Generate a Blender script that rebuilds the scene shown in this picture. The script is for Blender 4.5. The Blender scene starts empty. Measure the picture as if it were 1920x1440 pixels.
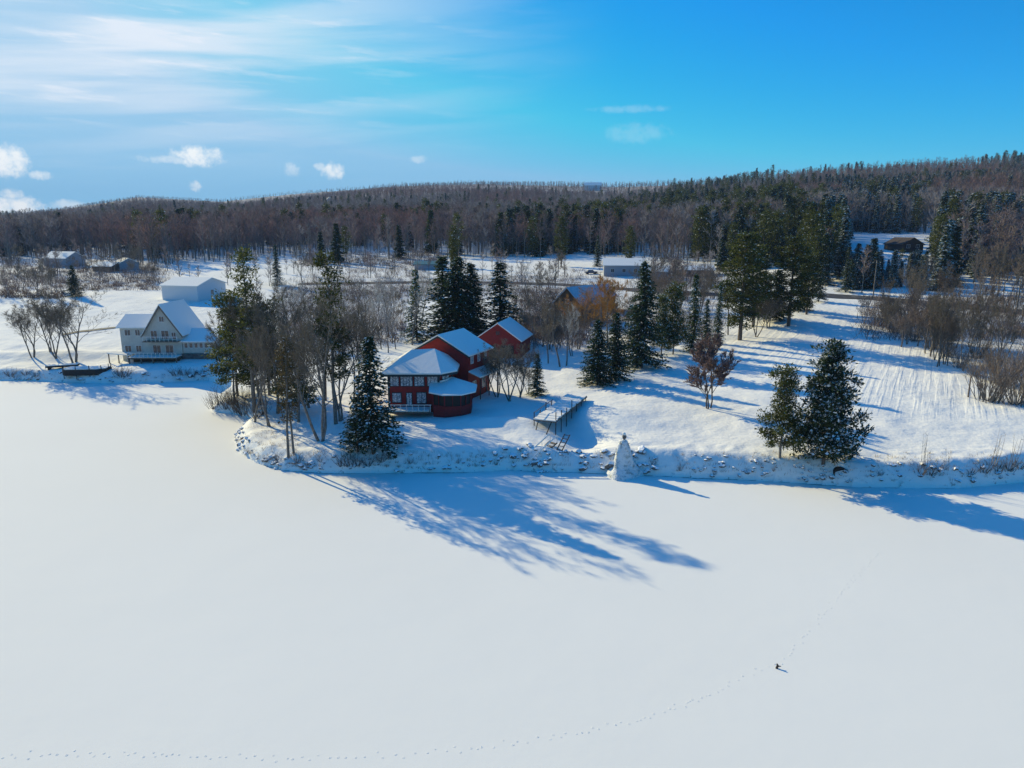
import bpy, math, random
import numpy as np
from mathutils import Vector, Matrix
R = math.radians
scene = bpy.context.scene
COL = scene.collection

# ------------------------------------------------------------------ camera, sky, sun, exposure
CAM_H, PITCH, F = 28.0, R(12.38), 1321.0          # metres, tilt down, focal length in photo pixels (1920 wide)
cam = bpy.data.objects.new('camera', bpy.data.cameras.new('camera'))
COL.objects.link(cam)
cam.location = (0, 0, CAM_H)
cam.rotation_euler = (R(90) - PITCH, 0, 0)
cam.data.sensor_width = 36.0
cam.data.lens = F / 1920 * 36
cam.data.clip_start = 0.5
cam.data.clip_end = 9000
scene.camera = cam

SUN_EL, SUN_AZ = R(24.6), R(-47.0)                # azimuth from +Y towards +X
sl = bpy.data.lights.new('sun', 'SUN')
sl.energy = 5.0
sl.angle = R(0.5)
sl.color = (1.0, 0.87, 0.50)
sun = bpy.data.objects.new('sun', sl)
COL.objects.link(sun)
sdir = Vector((math.sin(SUN_AZ) * math.cos(SUN_EL), math.cos(SUN_AZ) * math.cos(SUN_EL), math.sin(SUN_EL)))
sun.rotation_euler = (-sdir).to_track_quat('-Z', 'Y').to_euler()
sun.location = sdir * 300

scene.view_settings.view_transform = 'Standard'
scene.view_settings.look = 'None'
scene.view_settings.exposure = 0.24
scene.view_settings.gamma = 1.0


class NT:
    """small helper for node trees"""
    def __init__(s, nt):
        s.nt = nt
        nt.nodes.clear()
    def n(s, t, **kw):
        nd = s.nt.nodes.new(t)
        for k, v in kw.items():
            if k.startswith('i_'):
                k2 = k[2:]
                nd.inputs[int(k2) if k2.isdigit() else k2.replace('_', ' ')].default_value = v
            else:
                setattr(nd, k, v)
        return nd
    def l(s, a, b):
        s.nt.links.new(a, b)
    def m(s, op, a, b=None, c=None, clamp=False):
        nd = s.nt.nodes.new('ShaderNodeMath'); nd.operation = op; nd.use_clamp = clamp
        for i, v in enumerate((a, b, c)):
            if v is None: continue
            if isinstance(v, (int, float)): nd.inputs[i].default_value = v
            else: s.l(v, nd.inputs[i])
        return nd.outputs[0]
    def sm(s, v, lo, hi):
        nd = s.nt.nodes.new('ShaderNodeMapRange'); nd.interpolation_type = 'SMOOTHSTEP'
        s.l(v, nd.inputs[0]); nd.inputs[1].default_value = lo; nd.inputs[2].default_value = hi
        return nd.outputs[0]
    def mix(s, f, a, b, bt='MIX'):
        nd = s.nt.nodes.new('ShaderNodeMix'); nd.data_type = 'RGBA'; nd.blend_type = bt
        for i, v in ((0, f), (6, a), (7, b)):
            if isinstance(v, (int, float)): nd.inputs[i].default_value = v
            elif isinstance(v, tuple): nd.inputs[i].default_value = (*v, 1) if len(v) == 3 else v
            else: s.l(v, nd.inputs[i])
        return nd.outputs[2]


world = bpy.data.worlds.new("World")
scene.world = world
world.use_nodes = True
w = NT(world.node_tree)
sky = w.n('ShaderNodeTexSky', sky_type='NISHITA', sun_disc=False, sun_elevation=SUN_EL, sun_rotation=SUN_AZ,
          altitude=300, air_density=1.0, dust_density=0.55, ozone_density=2.5)
hs = w.n('ShaderNodeHueSaturation', i_Saturation=1.32, i_Value=1.0, i_Hue=0.487)
w.l(sky.outputs[0], hs.inputs['Color'])
sk0 = w.n('ShaderNodeSeparateColor'); w.l(w.mix(1.0, hs.outputs[0], (0.70, 1.02, 1.10), 'MULTIPLY'), sk0.inputs[0])
SKS = 0.068
# polarised, saturated winter sky: deepen the red channel, lift green and blue
rr_ = w.m('MINIMUM', w.m('MULTIPLY', w.m('POWER', w.m('MULTIPLY', sk0.outputs[0], SKS), 2.32), 6.1 / SKS), .24 / SKS)
gg_ = w.m('MINIMUM', w.m('MULTIPLY', sk0.outputs[1], 1.5), .54 / SKS)
bb_ = w.m('MINIMUM', w.m('MULTIPLY', sk0.outputs[2], 2.15), .80 / SKS)
skc = w.n('ShaderNodeCombineColor')
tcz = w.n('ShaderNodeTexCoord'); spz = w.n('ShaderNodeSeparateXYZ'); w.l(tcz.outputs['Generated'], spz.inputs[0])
zen = w.m('ADD', 1.0, w.m('MULTIPLY', w.sm(spz.outputs[2], .32, .75), .45))     # added green and blue gain overhead, fills shaded snow and roofs
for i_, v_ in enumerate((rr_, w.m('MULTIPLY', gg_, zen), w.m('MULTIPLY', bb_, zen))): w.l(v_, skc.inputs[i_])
skyc = skc.outputs[0]
tc = w.n('ShaderNodeTexCoord')
sep = w.n('ShaderNodeSeparateXYZ'); w.l(tc.outputs['Generated'], sep.inputs[0])
X, Y, Z = sep.outputs
az = w.m('ARCTAN2', X, Y)                          # 0 straight ahead, negative left
hyp = w.m('SQRT', w.m('ADD', w.m('MULTIPLY', X, X), w.m('MULTIPLY', Y, Y)))
el = w.m('ARCTAN2', Z, hyp)
# thin cirrus sheet: long nearly level streaks, spread over the sunny half of the sky
cu = w.n('ShaderNodeCombineXYZ')
w.l(w.m('ADD', w.m('MULTIPLY', az, 2.2), w.m('MULTIPLY', el, 2.0)), cu.inputs[0])
w.l(w.m('SUBTRACT', w.m('MULTIPLY', el, 25.0), w.m('MULTIPLY', az, 2.0)), cu.inputs[1])
n1 = w.n('ShaderNodeTexNoise', i_Scale=1.1, i_Detail=7.0, i_Roughness=0.5, i_Distortion=0.35)
w.l(cu.outputs[0], n1.inputs['Vector'])
cu2 = w.n('ShaderNodeCombineXYZ')
w.l(w.m('MULTIPLY', az, 5.0), cu2.inputs[0])
w.l(w.m('ADD', w.m('MULTIPLY', el, 40.0), w.m('MULTIPLY', az, 1.5)), cu2.inputs[1])
n2 = w.n('ShaderNodeTexNoise', i_Scale=1.6, i_Detail=5.0, i_Roughness=0.6)
w.l(cu2.outputs[0], n2.inputs['Vector'])
side = w.m('MULTIPLY', w.sm(az, 0.16, -0.60), w.sm(az, -1.5, -0.95))
high = w.m('MULTIPLY', w.sm(el, 0.03, 0.22), w.sm(el, 0.95, 0.5))
cir = w.m('MULTIPLY', w.m('MULTIPLY', w.sm(n1.outputs[0], 0.36, 0.66), side), high)
cir2 = w.m('MULTIPLY', w.m('MULTIPLY', w.sm(n2.outputs[0], 0.52, 0.72), side), w.m('MULTIPLY', high, 0.45))
veil = w.m('MULTIPLY', w.m('MULTIPLY', side, high), 0.30)
cir = w.m('ADD', w.m('MULTIPLY', cir, 0.80), w.m('ADD', cir2, veil), clamp=True)
c1 = w.mix(cir, skyc, (11.0, 12.2, 13.6))
# small cumulus puffs low over the hills: (azimuth, elevation, half width, half height, strength)
pn = w.n('ShaderNodeTexNoise', i_Scale=85.0, i_Detail=7.0, i_Roughness=0.62)
w.l(tc.outputs['Generated'], pn.inputs['Vector'])
wob = w.m('MULTIPLY', w.m('SUBTRACT', pn.outputs[0], 0.5), 3.6)
def px_dir(px, py):
    a = (px - 960) / F; v = (py - 720) / F
    d = Vector((a, math.cos(PITCH) - v * math.sin(PITCH), -math.sin(PITCH) - v * math.cos(PITCH)))
    return math.atan2(d.x, d.y), math.atan2(d.z, math.hypot(d.x, d.y))
acc = None
for px, py, hw, hh, st in ((372, 293, 52, 17, 1.0), (345, 300, 95, 7, .5), (624, 320, 26, 14, .9), (600, 312, 16, 7, .5), (8, 300, 40, 26, 1.0),
                           (78, 329, 20, 8, .8), (22, 365, 22, 9, .9), (18, 388, 70, 17, 1.1), (130, 385, 38, 9, .6), (366, 349, 14, 9, .8),
                           (548, 318, 20, 12, .45), (785, 299, 22, 7, .35), (1190, 250, 85, 18, .13), (1180, 204, 90, 7, .15),
                           (-110, 320, 80, 30, 1), (-60, 395, 60, 26, 1)):
    a0, e0 = px_dir(px, py)
    ax = w.m('DIVIDE', w.m('SUBTRACT', az, a0), hw / F * .70)
    ey = w.m('DIVIDE', w.m('SUBTRACT', el, e0), hh / F * .95)
    rr = w.m('ADD', w.m('MULTIPLY', ax, ax), w.m('MULTIPLY', ey, ey))
    v = w.m('MULTIPLY', w.sm(w.m('ADD', rr, wob), 1.55, -0.35), st * .92)
    acc = v if acc is None else w.m('MAXIMUM', acc, v)
front = w.sm(Y, 0.0, 0.1)
acc = w.m('MULTIPLY', acc, front, clamp=True)
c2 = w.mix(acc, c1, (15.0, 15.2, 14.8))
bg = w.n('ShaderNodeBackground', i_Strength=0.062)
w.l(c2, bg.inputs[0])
wo = w.n('ShaderNodeOutputWorld')
w.l(bg.outputs[0], wo.inputs[0])

# ------------------------------------------------------------------ numbers shared by ground and placement
COSP, SINP = math.cos(PITCH), math.sin(PITCH)
def slope(py):                                     # rise per metre of Y along the ray through photo row py
    v = (py - 720) / F
    return (-SINP - v * COSP) / (COSP - v * SINP)
def acol(px, py):                                  # x/y of the ray
    v = (py - 720) / F
    return ((px - 960) / F) / (COSP - v * SINP)
def proj(x, y, z):
    d = y * COSP - (z - CAM_H) * SINP
    u = y * SINP + (z - CAM_H) * COSP
    return 960 + F * x / d, 720 - F * u / d

_T = np.arange(512 * 512, dtype=np.float64)
_rs = np.random.RandomState(7)
_NT = _rs.rand(256, 256)
def vnoise(x, y):
    x = np.asarray(x, float); y = np.asarray(y, float)
    xi = np.floor(x).astype(int); yi = np.floor(y).astype(int)
    fx = x - xi; fy = y - yi
    fx = fx * fx * (3 - 2 * fx); fy = fy * fy * (3 - 2 * fy)
    a = _NT[xi % 256, yi % 256]; b = _NT[(xi + 1) % 256, yi % 256]
    c = _NT[xi % 256, (yi + 1) % 256]; d = _NT[(xi + 1) % 256, (yi + 1) % 256]
    return (a * (1 - fx) + b * fx) * (1 - fy) + (c * (1 - fx) + d * fx) * fy - 0.5
def fbm(x, y, o=4):
    s = 0; am = 1
    for k in range(o):
        s = s + am * vnoise(x * 2 ** k + 17.3 * k, y * 2 ** k + 5.1 * k); am *= .5
    return s

SHORE_PX = [(-900, 722), (-400, 714), (-100, 713), (60, 714), (110, 716), (200, 719), (300, 718), (390, 713), (415, 722), (425, 740), (395, 762), (400, 772), (452, 778),
            (478, 790), (452, 806), (440, 826), (452, 850), (482, 868), (530, 882), (600, 887), (700, 888), (800, 886), (870, 886), (960, 881), (1010, 884), (1080, 886),
            (1150, 889), (1230, 892), (1300, 896), (1400, 900), (1500, 906), (1600, 913), (1700, 915), (1800, 915), (1880, 908), (1960, 900), (2100, 905), (2600, 920)]
SHORE = np.array([[acol(a, b) * CAM_H / -slope(b), CAM_H / -slope(b)] for a, b in SHORE_PX])
def shore_d(x, y):
    """signed distance to the water line, positive on land"""
    x = np.asarray(x, float); y = np.asarray(y, float)
    best = np.full(x.shape, 1e9)
    for (x0, y0), (x1, y1) in zip(SHORE[:-1], SHORE[1:]):
        dx, dy = x1 - x0, y1 - y0
        t = np.clip(((x - x0) * dx + (y - y0) * dy) / (dx * dx + dy * dy), 0, 1)
        best = np.minimum(best, (x - x0 - t * dx) ** 2 + (y - y0 - t * dy) ** 2)
    best = np.sqrt(best)
    P = np.vstack([SHORE, [[900, 400], [900, 6000], [-900, 6000]]])
    inside = np.zeros(x.shape, bool)
    n = len(P)
    for i in range(n):
        xa, ya = P[i]; xb, yb = P[(i + 1) % n]
        if ya == yb: continue
        c = ((ya > y) != (yb > y)) & (x < (xb - xa) * (y - ya) / (yb - ya) + xa)
        inside ^= c
    inside |= y > 230
    return np.where(inside, best, -best)

A_COLS = np.array([-1.3, -.65, -.35, -.05, .25, .42, .7, 1.3])
Y_ROWS = np.array([60, 75, 80, 100, 125, 150, 180, 210, 250, 300, 350], float)
Z_TAB = np.array([
    [1, 1, 1, 1.2, 1.4, 3.0, 5.5, 8, 10, 12, 13],
    [1, 1, 1, 1.2, 1.5, 3.0, 6.0, 9, 10.6, 13, 14.2],
    [1.2, 1.4, 1.6, 2, 2.4, 3.4, 5.5, 8, 10.6, 13.3, 15],
    [2.5, 2.6, 2.6, 3.1, 3.6, 4.4, 6, 7.9, 10.8, 13.4, 15.4],
    [2.5, 2.6, 2.7, 3.4, 4.2, 5.2, 6.8, 8.6, 12, 15.5, 18],
    [2.5, 2.6, 2.8, 3.7, 4.6, 6.2, 9, 11.5, 16.2, 20.8, 24],
    [2.5, 2.6, 2.8, 3.7, 5.2, 7.2, 10.4, 12.5, 16.5, 21, 25],
    [2.0, 2.1, 2.3, 3.9, 5.8, 8.4, 11.4, 13.5, 17.5, 22, 26]], float)
RIDGE_A = np.array([-1.3, -.85, -.706, -.62, -.512, -.40, -.292, -.17, -.044, .138, .247, .392, .536, .694, 1.3])
RIDGE_PY = np.array([405, 405, 402, 386, 363, 371, 354, 341, 335, 339, 332, 316, 301, 288, 284])
RIDGE_R = np.array([2600, 2600, 2600, 2600, 2500, 2400, 2200, 2000, 1750, 1450, 1200, 950, 850, 800, 800], float)
RIDGE_S = np.array([slope(p) for p in RIDGE_PY])
def smooth_interp(x, xs, k):
    i = np.clip(np.searchsorted(xs, x) - 1, 0, len(xs) - 2)
    return i, np.clip((x - xs[i]) / (xs[i + 1] - xs[i]), 0, 1)
def H(x, y):
    x = np.asarray(x, float); y = np.asarray(y, float)
    yy = np.maximum(y, 30)
    a = x / yy
    ia, ta = smooth_interp(a, A_COLS, 0); ta = ta * ta * (3 - 2 * ta)
    iy, ty = smooth_interp(yy, Y_ROWS, 0)
    z = (Z_TAB[ia, iy] * (1 - ty) + Z_TAB[ia, iy + 1] * ty) * (1 - ta) + (Z_TAB[ia + 1, iy] * (1 - ty) + Z_TAB[ia + 1, iy + 1] * ty) * ta
    rr = np.interp(a, RIDGE_A, RIDGE_R); rs = np.interp(a, RIDGE_A, RIDGE_S)
    zr = CAM_H + rs * rr - 12.0
    u = np.clip((yy - 350) / (rr - 350), 0, 1.0)
    far = z + (zr - z) * (u ** 1.12) + (yy > 350) * 14 * np.sin(u * math.pi) * fbm(x / 210 + 3, y / 210 + 9, 3)
    sh = 10 * np.exp(-((yy - 1150) / 330) ** 2) * np.clip((-.02 - a) / .25, 0, 1) - 22 * np.exp(-((yy - 1750) / 300) ** 2) * np.clip((-.15 - a) / .25, 0, 1)
    far = far + sh
    far = far - np.maximum(yy - rr, 0) * 0.08
    z = np.where(yy > 350, far, z)
    # knoll and small relief of the near ground
    near = np.clip((260 - yy) / 100, 0, 1)
    z = z + near * (0.5 * fbm(x / 17 + 40, y / 17 + 11, 3) + 0.16 * fbm(x / 3.1, y / 3.1, 2))
    # gully under the jetty, bench behind it
    z = z - 1.9 * np.exp(-(((x - 8.2 - .9 * np.sin(y / 3.2)) / 3.4) ** 2 + ((y - 88) / 7.5) ** 2))
    z = z + 0.75 * np.exp(-(((x + 1.0) / 7) ** 2 + ((y - 90.5) / 2.6) ** 2))
    z = z + 0.6 * np.exp(-(((x - 13) / 6) ** 2 + ((y - 93) / 4) ** 2))
    # swell left of the lodge that throws the long dark band
    z = z + 1.0 * np.exp(-(((x + 92) / 26) ** 2 + ((y - 143) / 3.0) ** 2))
    d = shore_d(x, y)
    wdt = np.where(x < -24, 2.6, 2.5) + 1.2 * vnoise(x / 5, y / 5)
    t = np.clip((d + .25) / wdt, 0, 1)
    t = np.where(t < 1, 1 - (1 - t) ** 1.7, 1.0)
    z = z * t + np.where(d < 0, -0.5, 0) + np.where((d > 0) & (d < 5), 0.22 * vnoise(x / 1.1, y / 1.1), 0)
    return z
def Hs(x, y):
    return float(H(np.array([x]), np.array([y]))[0])
def at(px, py, ymin=58.0):
    """where the ray through a photo pixel meets the ground"""
    s = slope(py); a = acol(px, py)
    ys = np.concatenate([np.arange(ymin, 260, .35), np.arange(260, 2600, 3.0)])
    hh = np.maximum(H(a * ys, ys), 0)
    zz = CAM_H + s * ys
    k = np.argmax(zz <= hh)
    if zz[k] > hh[k]: k = len(ys) - 1
    y = ys[k]
    return Vector((a * y, y, hh[k]))

# ------------------------------------------------------------------ mesh helpers
class MB:
    def __init__(s): s.v = []; s.f = []; s.mi = []
    def add(s, vs, fs, mi=0):
        o = len(s.v); s.v += [tuple(v) for v in vs]
        s.f += [tuple(o + i for i in f) for f in fs]; s.mi += [mi] * len(fs)
    def box(s, c, sz, rz=0, mi=0, m=None):
        hx, hy, hz = sz[0] / 2, sz[1] / 2, sz[2] / 2
        ca, sa = math.cos(rz), math.sin(rz)
        vs = []
        for dz in (-hz, hz):
            for dx, dy in ((-hx, -hy), (hx, -hy), (hx, hy), (-hx, hy)):
                vs.append((c[0] + dx * ca - dy * sa, c[1] + dx * sa + dy * ca, c[2] + dz))
        s.add(vs, [(0, 3, 2, 1), (4, 5, 6, 7), (0, 1, 5, 4), (1, 2, 6, 5), (2, 3, 7, 6), (3, 0, 4, 7)], mi)
    def poly_prism(s, pts, z0, z1, mi=0):
        n = len(pts)
        vs = [(p[0], p[1], z0) for p in pts] + [(p[0], p[1], z1) for p in pts]
        s.add(vs, [tuple(range(n - 1, -1, -1)), tuple(range(n, 2 * n))] + [(i, (i + 1) % n, n + (i + 1) % n, n + i) for i in range(n)], mi)
    def slab(s, pts, th, mi=0):
        """thick sheet from a 3D polygon, thickened downwards"""
        n = len(pts)
        vs = [tuple(p) for p in pts] + [(p[0], p[1], p[2] - th) for p in pts]
        s.add(vs, [tuple(range(n)), tuple(range(2 * n - 1, n - 1, -1))] + [(i, n + i, n + (i + 1) % n, (i + 1) % n) for i in range(n)], mi)
    def tube(s, path, rad, sides=6, mi=0, cap=False):
        o = len(s.v); n = len(path)
        for i in range(n):
            p = Vector(path[i])
            d = (Vector(path[min(i + 1, n - 1)]) - Vector(path[max(i - 1, 0)]))
            if d.length < 1e-9: d = Vector((0, 0, 1))
            d.normalize()
            u = d.cross(Vector((0, 1, 0)) if abs(d.y) < .9 else Vector((1, 0, 0))).normalized(); v = d.cross(u)
            r = rad[i] if hasattr(rad, '__len__') else rad
            for k in range(sides):
                an = 2 * math.pi * k / sides
                q = p + (u * math.cos(an) + v * math.sin(an)) * r
                s.v.append((q.x, q.y, q.z))
        for i in range(n - 1):
            for k in range(sides):
                k2 = (k + 1) % sides
                s.f.append((o + i * sides + k, o + i * sides + k2, o + (i + 1) * sides + k2, o + (i + 1) * sides + k)); s.mi.append(mi)
        if cap:
            s.f.append(tuple(o + (n - 1) * sides + k for k in range(sides))); s.mi.append(mi)
            s.f.append(tuple(o + k for k in range(sides - 1, -1, -1))); s.mi.append(mi)
    def sliver(s, p, d, L, wd, rng, mi=0):
        """thin tapering twig"""
        u = d.cross(Vector((rng.uniform(-1, 1), rng.uniform(-1, 1), rng.uniform(-1, 1))))
        if u.length < 1e-6: u = Vector((1, 0, 0))
        u.normalize(); u *= wd * .5
        e = p + d * L
        o = len(s.v)
        s.v += [tuple(p - u), tuple(p + u), tuple(e)]
        s.f.append((o, o + 1, o + 2)); s.mi.append(mi)
    def leaf(s, p, d, up, L, wd, mi=0):
        u = d.cross(up)
        if u.length < 1e-6: u = Vector((1, 0, 0))
        u.normalize(); u = u * (wd * .5)
        m = p + d * (L * .45); e = p + d * L
        o = len(s.v)
        s.v += [tuple(p), tuple(m + u), tuple(e), tuple(m - u)]
        s.f.append((o, o + 1, o + 2, o + 3)); s.mi.append(mi)
    def mesh(s, name, mats, smooth=False):
        me = bpy.data.meshes.new(name)
        me.from_pydata(s.v, [], s.f)
        for m in mats: me.materials.append(m)
        if len(mats) > 1: me.polygons.foreach_set('material_index', s.mi)
        if smooth: me.polygons.foreach_set('use_smooth', [True] * len(s.f))
        me.update()
        return me
    def build(s, name, mats, parent=None, smooth=False, loc=None):
        if not isinstance(mats, (list, tuple)): mats = [mats]
        o = bpy.data.objects.new(name, s.mesh(name, mats, smooth))
        COL.objects.link(o)
        if parent: o.parent = parent
        if loc is not None: o.location = loc
        return o

def tag(o, label=None, cat=None, group=None, kind=None):
    if label: o['label'] = label
    if cat: o['category'] = cat
    if group: o['group'] = group
    if kind: o['kind'] = kind
    return o
def thing(name, loc, label, cat, rz=0, group=None):
    o = bpy.data.objects.new(name, None)
    o.empty_display_size = .3
    COL.objects.link(o)
    o.location = loc; o.rotation_euler = (0, 0, rz)
    return tag(o, label, cat, group)

# ------------------------------------------------------------------ materials
def mat(name, col, rough=.8, noise=None, bump=None, spec=.3, metal=0.0, rnd=0.0):
    """noise=(scale, second colour, lo, hi); bump=(scale, strength, distance)"""
    m = bpy.data.materials.new(name); m.use_nodes = True
    t = NT(m.node_tree)
    b = t.n('ShaderNodeBsdfPrincipled'); b.inputs['Roughness'].default_value = rough
    b.inputs['Specular IOR Level'].default_value = spec; b.inputs['Metallic'].default_value = metal
    o = t.n('ShaderNodeOutputMaterial'); t.l(b.outputs[0], o.inputs[0])
    b.inputs['Base Color'].default_value = (*col, 1)
    tc = t.n('ShaderNodeTexCoord')
    c = None
    if noise:
        nz = t.n('ShaderNodeTexNoise', i_Scale=noise[0], i_Detail=5.0, i_Roughness=.6)
        t.l(tc.outputs['Object'], nz.inputs['Vector'])
        c = t.mix(t.sm(nz.outputs[0], noise[2], noise[3]), col, noise[1])
    if rnd:
        oi = t.n('ShaderNodeObjectInfo')
        h = t.n('ShaderNodeHueSaturation')
        t.l(t.m('ADD', t.m('MULTIPLY', oi.outputs['Random'], rnd * 2), 1 - rnd), h.inputs['Value'])
        if c is not None: t.l(c, h.inputs['Color'])
        else: h.inputs['Color'].default_value = (*col, 1)
        c = h.outputs[0]
    if c is not None: t.l(c, b.inputs['Base Color'])
    if bump:
        nz = t.n('ShaderNodeTexNoise', i_Scale=bump[0], i_Detail=6.0, i_Roughness=.6)
        t.l(tc.outputs['Object'], nz.inputs['Vector'])
        bp = t.n('ShaderNodeBump', i_Strength=bump[1], i_Distance=bump[2])
        t.l(nz.outputs[0], bp.inputs['Height']); t.l(bp.outputs[0], b.inputs['Normal'])
    return m

def foliage(name, c1, c2, trans=.3, rnd=.25):
    m = bpy.data.materials.new(name); m.use_nodes = True
    t = NT(m.node_tree)
    g = t.n('ShaderNodeNewGeometry'); oi = t.n('ShaderNodeObjectInfo')
    c = t.mix(g.outputs['Random Per Island'], c1, c2)
    h = t.n('ShaderNodeHueSaturation')
    t.l(t.m('ADD', t.m('MULTIPLY', oi.outputs['Random'], rnd * 2), 1 - rnd), h.inputs['Value'])
    t.l(c, h.inputs['Color'])
    d = t.n('ShaderNodeBsdfDiffuse'); tr = t.n('ShaderNodeBsdfTranslucent')
    t.l(h.outputs[0], d.inputs[0]); t.l(h.outputs[0], tr.inputs[0])
    mx = t.n('ShaderNodeMixShader'); mx.inputs[0].default_value = trans
    t.l(d.outputs[0], mx.inputs[1]); t.l(tr.outputs[0], mx.inputs[2])
    o = t.n('ShaderNodeOutputMaterial'); t.l(mx.outputs[0], o.inputs[0])
    return m

def snow_mat(name, bumps, col=(.82, .80, .75), rough=.8, spec=.05, tracks=False, soil_shade=False):
    m = bpy.data.materials.new(name); m.use_nodes = True
    t = NT(m.node_tree)
    b = t.n('ShaderNodeBsdfPrincipled', i_Roughness=rough); b.inputs['Specular IOR Level'].default_value = spec
    o = t.n('ShaderNodeOutputMaterial'); t.l(b.outputs[0], o.inputs[0])
    g = t.n('ShaderNodeNewGeometry')
    last = None
    for sc, st, di, dt in bumps:
        nz = t.n('ShaderNodeTexNoise', i_Scale=sc, i_Detail=dt, i_Roughness=.55)
        t.l(g.outputs['Position'], nz.inputs['Vector'])
        bp = t.n('ShaderNodeBump', i_Strength=st, i_Distance=di)
        t.l(nz.outputs[0], bp.inputs['Height'])
        if last: t.l(last, bp.inputs['Normal'])
        last = bp.outputs[0]
    if tracks:
        s0_ = t.n('ShaderNodeSeparateXYZ'); t.l(g.outputs['Position'], s0_.inputs[0])
        mp = t.n('ShaderNodeCombineXYZ')
        t.l(t.m('MULTIPLY', t.m('SUBTRACT', t.m('MULTIPLY', s0_.outputs[0], .86), t.m('MULTIPLY', s0_.outputs[1], .51)), .9), mp.inputs[0])
        t.l(t.m('MULTIPLY', t.m('ADD', t.m('MULTIPLY', s0_.outputs[0], .51), t.m('MULTIPLY', s0_.outputs[1], .86)), .04), mp.inputs[1])
        nz = t.n('ShaderNodeTexNoise', i_Scale=1.0, i_Detail=3.0)
        t.l(mp.outputs[0], nz.inputs['Vector'])
        sp = t.n('ShaderNodeSeparateXYZ'); t.l(g.outputs['Position'], sp.inputs[0])
        # only on the open lawn at the right
        mk = t.m('MULTIPLY', t.m('MULTIPLY', t.sm(sp.outputs[0], 36, 52), t.sm(sp.outputs[1], 88, 96)), t.sm(sp.outputs[1], 168, 150))
        bp = t.n('ShaderNodeBump', i_Strength=.7, i_Distance=.07)
        t.l(t.m('MULTIPLY', t.sm(nz.outputs[0], .42, .62), mk), bp.inputs['Height']); t.l(last, bp.inputs['Normal'])
        last = bp.outputs[0]
    t.l(last, b.inputs['Normal'])
    nz = t.n('ShaderNodeTexNoise', i_Scale=.06, i_Detail=4.0); t.l(g.outputs['Position'], nz.inputs['Vector'])
    c = t.mix(nz.outputs[0], tuple(v * .95 for v in col), col)
    if soil_shade:                                       # bare dead grass showing through thin snow here and there
        n3 = t.n('ShaderNodeTexNoise', i_Scale=1.1, i_Detail=7.0, i_Roughness=.72); t.l(g.outputs['Position'], n3.inputs['Vector'])
        n4 = t.n('ShaderNodeTexNoise', i_Scale=.045, i_Detail=2.0); t.l(g.outputs['Position'], n4.inputs['Vector'])
        sp = t.n('ShaderNodeSeparateXYZ'); t.l(g.outputs['Position'], sp.inputs[0])
        sc_ = t.m('MULTIPLY', t.sm(n4.outputs[0], .46, .58), t.sm(sp.outputs[1], 120, 190))
        lowz = t.m('MULTIPLY', t.sm(sp.outputs[2], 1.3, .25), .75)
        f = t.m('MULTIPLY', t.sm(n3.outputs[0], .56, .66), t.m('MAXIMUM', t.m('MULTIPLY', sc_, .55), lowz))
        c = t.mix(f, c, (.17, .13, .09))
        # under the far woods the snow is painted brown, standing in for twig shade
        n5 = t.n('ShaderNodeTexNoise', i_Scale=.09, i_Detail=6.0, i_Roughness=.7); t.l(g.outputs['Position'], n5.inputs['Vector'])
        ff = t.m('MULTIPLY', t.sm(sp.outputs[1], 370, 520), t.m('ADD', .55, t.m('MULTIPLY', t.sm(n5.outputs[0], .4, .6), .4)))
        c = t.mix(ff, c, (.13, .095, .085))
    t.l(c, b.inputs['Base Color'])
    return m

M = {}
M['snow_land'] = snow_mat('snow_land', [(.28, .35, .8, 4.0), (1.6, .45, .16, 6.0)], tracks=True, soil_shade=True)
M['snow_lake'] = snow_mat('snow_lake', [(.05, .05, .6, 3.0), (.16, .10, .35, 4.0), (.9, .10, .05, 5.0)], col=(.82, .80, .75), rough=.8, spec=.03)
M['snow'] = snow_mat('snow', [(2.0, .3, .1, 4.0)])
M['snow_leaf'] = foliage('snow_on_needles', (.62, .66, .70), (.80, .81, .82), .15, .05)
M['bark'] = mat('bark', (.13, .10, .08), .9, noise=(3.0, (.06, .05, .04), .35, .65), rnd=.2)
M['bark_grey'] = mat('bark_grey', (.22, .19, .16), .9, noise=(3.0, (.12, .10, .085), .35, .65), rnd=.2)
M['twig'] = foliage('twig', (.12, .10, .075), (.21, .175, .13), .12, .25)
M['twig_brown'] = foliage('twig_brown', (.14, .105, .085), (.26, .20, .16), .12, .3)
M['twig_orange'] = foliage('twig_orange', (.33, .16, .04), (.48, .25, .07), .2, .1)
M['twig_pale'] = foliage('twig_pale', (.30, .27, .23), (.55, .53, .50), .15, .15)
M['twig_wood'] = foliage('twig_wood', (.13, .095, .09), (.28, .21, .20), .2, .42)
M['leaf_rust'] = foliage('leaf_rust', (.13, .075, .065), (.25, .185, .165), .3, .1)
M['needle'] = foliage('needle', (.032, .060, .022), (.085, .115, .038), .34)
M['needle_olive'] = foliage('needle_olive', (.045, .062, .018), (.12, .125, .035), .4)
M['needle_dark'] = foliage('needle_dark', (.026, .050, .028), (.066, .092, .042), .32)
M['needle_brown'] = foliage('needle_brown', (.07, .055, .03), (.11, .085, .04), .3)
M['red'] = mat('red_clapboard', (.30, .022, .019), .7, noise=(2.0, (.21, .017, .014), .3, .7))
M['red_dark'] = mat('red_barn_boards', (.24, .02, .02), .75, noise=(2.0, (.17, .016, .016), .3, .7))
M['trim'] = mat('pale_trim', (.62, .62, .60), .6)
M['trim_dark'] = mat('dark_green_trim', (.02, .035, .04), .6)
M['curtain'] = mat('curtained_glass', (.70, .70, .72), .25, noise=(5.0, (.20, .22, .26), .35, .6), spec=.6)
M['glass'] = mat('dark_glass', (.02, .028, .04), .12, spec=.8)
M['screen'] = mat('insect_screen', (.022, .018, .016), .6)
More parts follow.
